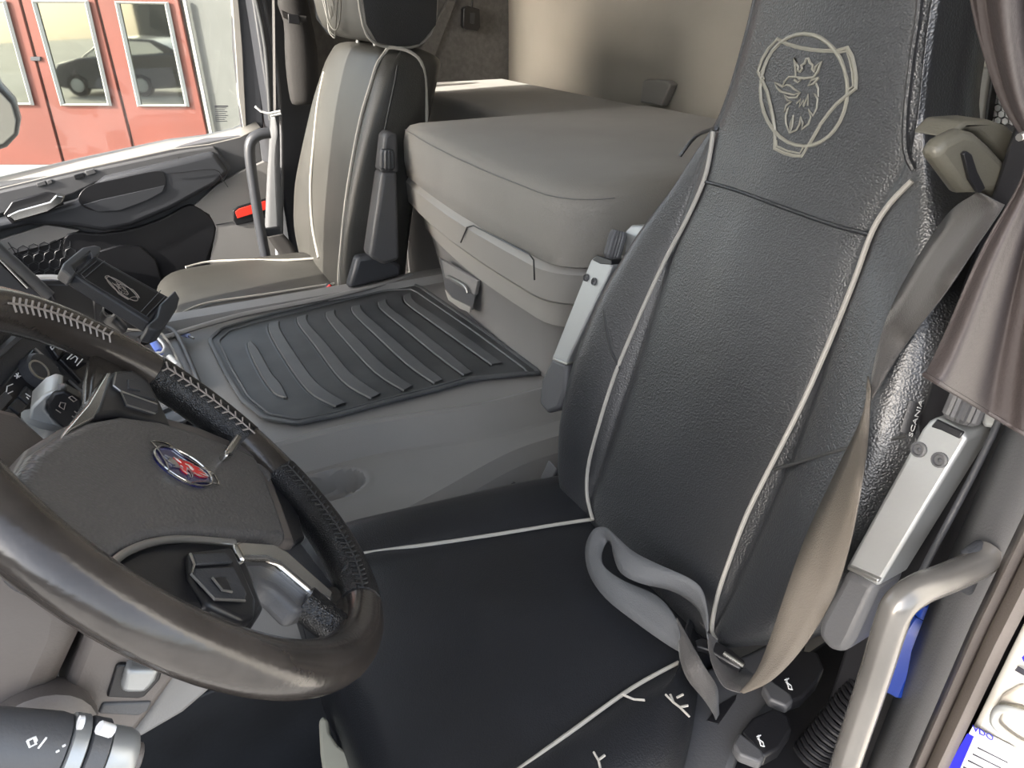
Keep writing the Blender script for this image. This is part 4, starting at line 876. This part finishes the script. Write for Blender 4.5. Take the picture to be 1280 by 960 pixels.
tubes('panel_symbols', [dp(.005, *q) for q in ([(32, 492), (38, 496)], [(33, 496), (36, 499)], [(12, 517), (17, 523)], [(14, 523), (16, 518)], [(2, 531), (6, 536)], [(20, 467), (24, 472)], [(23, 466), (21, 473)], [(18, 470), (26, 470)], [(8, 490), (9, 483), (16, 480)], [(10, 492), (16, 489)])], .0006, 'print', dsh, 4)
dpl('display', [(-10, 505), (8, 488), (16, 497), (0, 515)], .002, .003, 'plastic_m', .0005)
dpl('switch_block', [(62, 430), (70, 422), (86, 432), (74, 448)], .001, .01, 'plastic_dd')
dpl('switch_block', [(75, 448), (88, 434), (112, 450), (104, 478)], .0, .01, 'plastic_dd')
lathe('rotary_switch', [(.013, 0), (.012, .016), (.009, .017)], dp(0, (90, 451))[0], DN, 'plastic_dd', dsh)
tubes('switch_symbols', [dp(.005, *q) for q in ([(63, 434), (66, 431), (68, 434), (65, 437), (63, 434)], [(69, 433), (74, 436)], [(70, 427), (73, 425)])]+[dp(.02, *q) for q in ([(84, 449), (92, 441), (99, 438), (105, 442), (104, 448), (96, 457)], [(88, 449), (94, 445), (97, 448), (94, 453)])], .0007, 'print', dsh, 4)
dpl('blank_panel', [(60, 500), (86, 474), (108, 490), (100, 520), (85, 525)], -.001, .01, 'plastic_dd')
tube('silver_trim', dp(.001, (86, 475), (106, 493)), .0018, 'plastic_m', dsh, 6)
dpl('air_vent', [(-40, 420), (-10, 385), (8, 396), (14, 412), (-4, 445), (-40, 470)], .002, .02, 'plastic_dd', .004)
tube('vent_ring', dp(.004, (-6, 412), (3, 406), (4, 400), (-2, 402)), .0015, 'silver', dsh, 5, smooth=3)
tube('panel_step', dp(-.004, (-40, 470), (0, 440), (36, 408)), .005, 'plastic_m', dsh, 6)
prism('dash_body', [V((-.95, .22, .45)), V((-.34, .22, .55)), V((-.31, .22, .85)), V((-.36, .22, 1.02)), V((-.60, .22, 1.10)), V((-.95, .22, 1.04))], (0, .86, 0), 'plastic_d', dsh, .03, 4)
prism('dash_body', [V((-.95, 1.09, .55)), V((-.60, 1.09, .60)), V((-.56, 1.09, .80)), V((-.60, 1.09, .93)), V((-.95, 1.09, .99))], (0, 1.42, 0), 'plastic_d', dsh, .03, 4)
# passenger side end of the dash with chrome strip
pe = things('dash_end_trim', 'dark dashboard edge with a bright chrome strip left of the phone holder', 'trim', at(20, 350, 'y', 1.7))
prism('end_panel', P('y', 1.7, (-60, 250), (0, 308), (62, 366), (70, 400), (-60, 420)), (0, .02, 0), 'plastic_d', pe, .005, 3)
tube('edge_bead', P('y', 1.69, (-60, 256), (0, 313), (62, 370)), .012, 'plastic_m', pe, 10)
tube('chrome_strip', P('y', 1.685, (-60, 268), (0, 325), (34, 360)), .005, 'chrome', pe, 8)
# low console in front of passenger
lc = things('lower_console', 'black lower console between phone holder and far door', 'console', at(80, 380, 'y', 1.9))
prism('console_body', P('y', 1.85, (35, 352), (90, 352), (140, 365), (175, 395), (130, 400), (60, 420), (20, 420)), (0, .03, 0), 'plastic_dd', lc, .01)
tube('console_edge', P('y', 1.84, (41, 347), (65, 346), (90, 349)), .006, 'print', lc, 6, smooth=3)
tube('console_groove', P('y', 1.84, (55, 358), (62, 362), (68, 375)), .003, 'plastic_d', lc, 6)
prism('console_box', P('y', 1.7, (115, 372), (150, 380), (195, 412), (120, 410)), (0, .1, 0), 'plastic_dd', lc, .005)

# ================================================================== PHONE HOLDER
ph = things('phone_holder', 'black spring phone holder with a crest, on an arm above the tunnel', 'phone holder', at(130, 395, 'y', 1.2))
pA, pB, pD = at(92, 343, 'y', 1.20), at(118, 319, 'y', 1.27), at(187, 404, 'y', 1.15)
pn = (pB-pA).cross(pD-pA).normalized()
if pn.dot(CAM-pA) < 0: pn = -pn
def hpp(off, *pts): return [atp(a, b, pA+pn*off, pn) for a, b in pts]
prism('back_plate', hpp(0, (91, 343), (116, 318), (213, 372), (187, 404)), -pn*.022, 'plastic_d', ph, .003)
prism('face_pad', hpp(.001, (96, 342), (118, 322), (207, 372), (186, 397)), -pn*.004, 'plastic_dd', ph, .001)
prism('end_clamp', hpp(.004, (90, 346), (77, 336), (80, 328), (103, 309), (118, 306), (127, 309), (125, 316), (116, 322), (113, 315), (90, 332), (96, 341)), -pn*.02, 'plastic_m', ph, .003, 3)
prism('end_clamp', hpp(.012, (185, 405), (196, 396), (200, 380), (219, 362), (225, 372), (222, 384), (205, 410), (197, 413), (186, 410)), -pn*.03, 'plastic_d', ph, .003, 3)
tubes('pad_lines', [hpp(.0022, *q) for q in ([(101, 343), (121, 326)], [(106, 347), (131, 326)], [(101, 343), (106, 347)], [(176, 390), (201, 363)], [(183, 395), (207, 370)])], .0006, 'plastic_m', ph, 4)
po = hpp(.002, (153, 361))[0]; pr_r = (hpp(.002, (172, 371))[0]-po); pr_u = (hpp(.002, (147, 351))[0]-po)
emblem_lines(ph, lambda u, v: po+pr_r*u*.95+pr_u*v*1.15, .0007, 'thread')
tube('holder_arm', [at(140, 385, 'y', 1.22), at(135, 395, 'y', 1.25), at(150, 410, 'y', 1.32)], .012, 'plastic_dd', ph, 10)
tube('arm_clip', P('y', 1.21, (132, 380), (129, 388), (133, 395), (140, 395), (146, 389)), .0016, 'silver', ph, 6, smooth=4)

# ================================================================== NEAR PILLAR, HANDLE, CURTAIN
px_ = [(1147, .53), (1165, .518), (1182, .512), (1208, .500), (1215, .492), (1222, .50), (1228, .517), (1234, .508), (1248, .497), (1262, .50)]
base = [at(a, 800, 'x', xv) for a, xv in px_]
def strip(name, i0, i1, m):
    pts = base[i0:i1+1]; lo = [V((p.x, p.y, .3)) for p in pts]; hi = [V((p.x+.05, p.y, 2.0)) for p in pts]
    mid = [V((p.x, p.y, 1.02)) for p in pts]; m2 = [V((p.x+.012, p.y, 1.2)) for p in pts]
    return struct(grid(name, [lo, mid, m2, hi], m, thick=.003, sharp=60))
strip('trim_8', 0, 3, 'plastic_m'); strip('trim_9', 3, 6, 'taupe'); strip('trim_10', 6, 9, 'taupe')  # taupe of trim_10 paints in a warm reflection
jb = struct(prism('wall_jamb', [V((.502, base[9].y, .2)), V((.508, base[9].y, 2.0)), V((.508, -.06, 2.0)), V((.502, -.06, .2))], (.05, 0, 0), 'white', None, .006))
struct(box('wall_pillar_near', (.56, .06, .24), (.63, .30, 2.05), 'plastic_dd', bw=.004))
strk = things('door_striker', 'steel door striker loop in a recess of the white door jamb', 'striker', at(1270, 890, 'x', .49))
prism('striker_recess', P('x', .4995, (1240, 905), (1240, 888), (1252, 868), (1272, 857), (1300, 858), (1300, 960), (1262, 930)), (.006, 0, 0), mat('striker_back', (.36, .33, .29), .5), strk, .002)
tube('striker_loop', P('x', .49, (1300, 942), (1268, 926), (1246, 908), (1243, 896), (1252, 886), (1280, 893), (1300, 905)), .0032, 'steel', strk, 8, smooth=4)
tube('striker_bar', P('x', .494, (1252, 882), (1275, 886), (1300, 900)), .0028, 'housing', strk, 8)
stk = things('jamb_sticker', 'white calibration sticker with blue bar and VDO lettering on the white jamb', 'sticker', at(1230, 930, 'x', .4995))
prism('sticker_sheet', P('x', .4995, (1216, 908), (1295, 948), (1280, 1010), (1160, 1010)), (.0006, 0, 0), 'paper', stk, 0)
prism('blue_bar', P('x', .4988, (1209, 917), (1217, 921), (1198, 965), (1175, 1000), (1170, 985)), (.0006, 0, 0), 'blue', stk, 0)
u0, u1 = P('x', .498, (1216, 913), (1242, 927)); tx = (u1-u0).normalized()
text_obj('lettering', 'VDO', (u1-u0).length*.46, u0, tx, V((0, 0, 1)), 'blue', stk)
lines = []
for k in range(6):
    x0, y0 = 1222-k*6, 934+k*8
    lines.append(P('x', .4988, (x0, y0), (x0+38, y0+19), (x0+37.4, y0+20.4), (x0-.6, y0+1.4)))
plates('fine_print', lines, (.0004, 0, 0), 'ink', stk)
stk2 = things('jamb_label', 'small blue and black printed label above the door striker', 'sticker', at(1275, 825, 'x', .4995))
prism('blue_patch', P('x', .499, (1277, 822), (1284, 815), (1290, 830), (1282, 832)), (.0006, 0, 0), 'blue', stk2, 0)
prism('code_patch', P('x', .499, (1268, 838), (1272, 833), (1290, 843), (1287, 849)), (.0006, 0, 0), 'ink', stk2, 0)
# grab handle on the near pillar
gh3 = things('entry_grab_handle', 'worn metal entry grab handle curving down beside the driver seat', 'grab handle', at(1120, 750, 'y', .19))
tube('handle_bar', [at(1240, 690, 'y', .19), at(1222, 705, 'y', .19), at(1185, 722, 'y', .19), at(1150, 736, 'y', .19), at(1124, 756, 'y', .19), at(1112, 785, 'y', .19), at(1098, 830, 'y', .19), at(1080, 885, 'y', .19), at(1060, 945, 'y', .19), at(1040, 1010, 'y', .19)], .0108, mat('worn_handle', (.19, .18, .17), .26, .45, var=.12, vscale=12), gh3, 18, smooth=5)
prism('handle_mount', P('y', .19, (1215, 700), (1240, 682), (1252, 690), (1248, 720), (1235, 760), (1210, 745)), (0, .012, 0), 'plastic_d', gh3, .005, 3)
# blue can behind handle, cord, coil hose
bc = things('blue_bottle', 'blue plastic bottle stowed behind the entry grab handle', 'bottle', at(1130, 830, 'y', .30))
lathe('bottle_body', [(.012, -.045), (.016, -.042), (.016, .02), (.011, .032), (.008, .036)], at(1136, 812, 'y', .232), (.25, .1, 1), 'bluepl', bc, 8)
lathe('bottle_cap', [(.008, 0), (.008, .012), (.006, .014)], at(1154, 770, 'y', .232), (.25, .1, 1), 'bluepl', bc, 12)
cord = tag(tube('pillar_cord', [at(1258, 500, 'y', .232), at(1240, 545, 'y', .232), at(1200, 625, 'y', .232), at(1160, 700, 'y', .232), at(1130, 760, 'y', .25)], .0028, 'plastic_d', None, 8, smooth=3), 'thin dark cord running down beside the folded right armrest', 'cord')
cl_ = []
p0, p1 = at(1085, 860, 'y', .27), at(1010, 950, 'y', .28); ax_ = (p1-p0); L_ = ax_.length; ax_.normalize(); u = ax_.orthogonal().normalized(); b_ = ax_.cross(u)
for k in range(16*12+1):
    t = k/(16*12); a = 2*math.pi*k/12; cl_.append(p0+ax_*(L_*t)+u*(.018*math.cos(a))+b_*(.018*math.sin(a)))
tag(tube('coiled_hose', cl_, .0028, 'plastic_dd', None, 6), 'black coiled air hose hanging beside the driver seat levers', 'hose')
# near curtain
cu = []
prof_c = [((1185, -560), (1345, -560)), ((1195, -250), (1340, -250)), ((1205, -60), (1330, -60)), ((1214, 10), (1330, 10)), ((1226, 60), (1330, 60)), ((1243, 115), (1330, 110)), ((1262, 150), (1330, 145)), ((1280, 170), (1330, 165)), ((1284, 190), (1330, 190)), ((1278, 225), (1330, 220)), ((1256, 262), (1330, 262)), ((1232, 300), (1330, 310)), ((1208, 350), (1330, 370)), ((1188, 400), (1330, 430)), ((1170, 440), (1330, 500)), ((1158, 463), (1335, 565)), ((1156, 468), (1335, 575))]
for i, (a, b) in enumerate(prof_c):
    r = []
    for k in range(33):
        t = k/32; x = a[0]+(b[0]-a[0])*t; y = a[1]+(b[1]-a[1])*t
        amp = .006*(.3+min(7, abs(i-8))/7) if i != 8 else .002
        r.append(at(x, y, 'y', .175+amp*math.sin(t*11+i*.2)-.01*t+.0012*math.sin(t*31+i*.5)))
    cu.append(r)
ct = things('side_curtain', 'brown grey curtain gathered at the right edge of the driver side', 'curtain', at(1250, 400, 'y', .19))
grid('curtain_cloth', cu, 'curtain', ct, thick=.0015, sub=1)
hem = [r for r in cu[-1]]
tube('curtain_hem', hem, .0014, 'curtain', ct, 6)
tube('tie_hook', P('y', .16, (1274, 172), (1282, 168)), .0015, 'silver', ct)
# tag on the bolster side
u0, u1 = onback(1134, 542, .006), onback(1146, 503, .006)
tg = tube('seat_tag', [u0, u1], .006, 'plastic_dd', ds, 4, flat=.25)
text_obj('tag_lettering', 'SCANIA', .0095, u0+V((-.002, -.006, -.0)), (u1-u0), V((0, -1, 0)).cross(u1-u0)*1, 'print', tg)
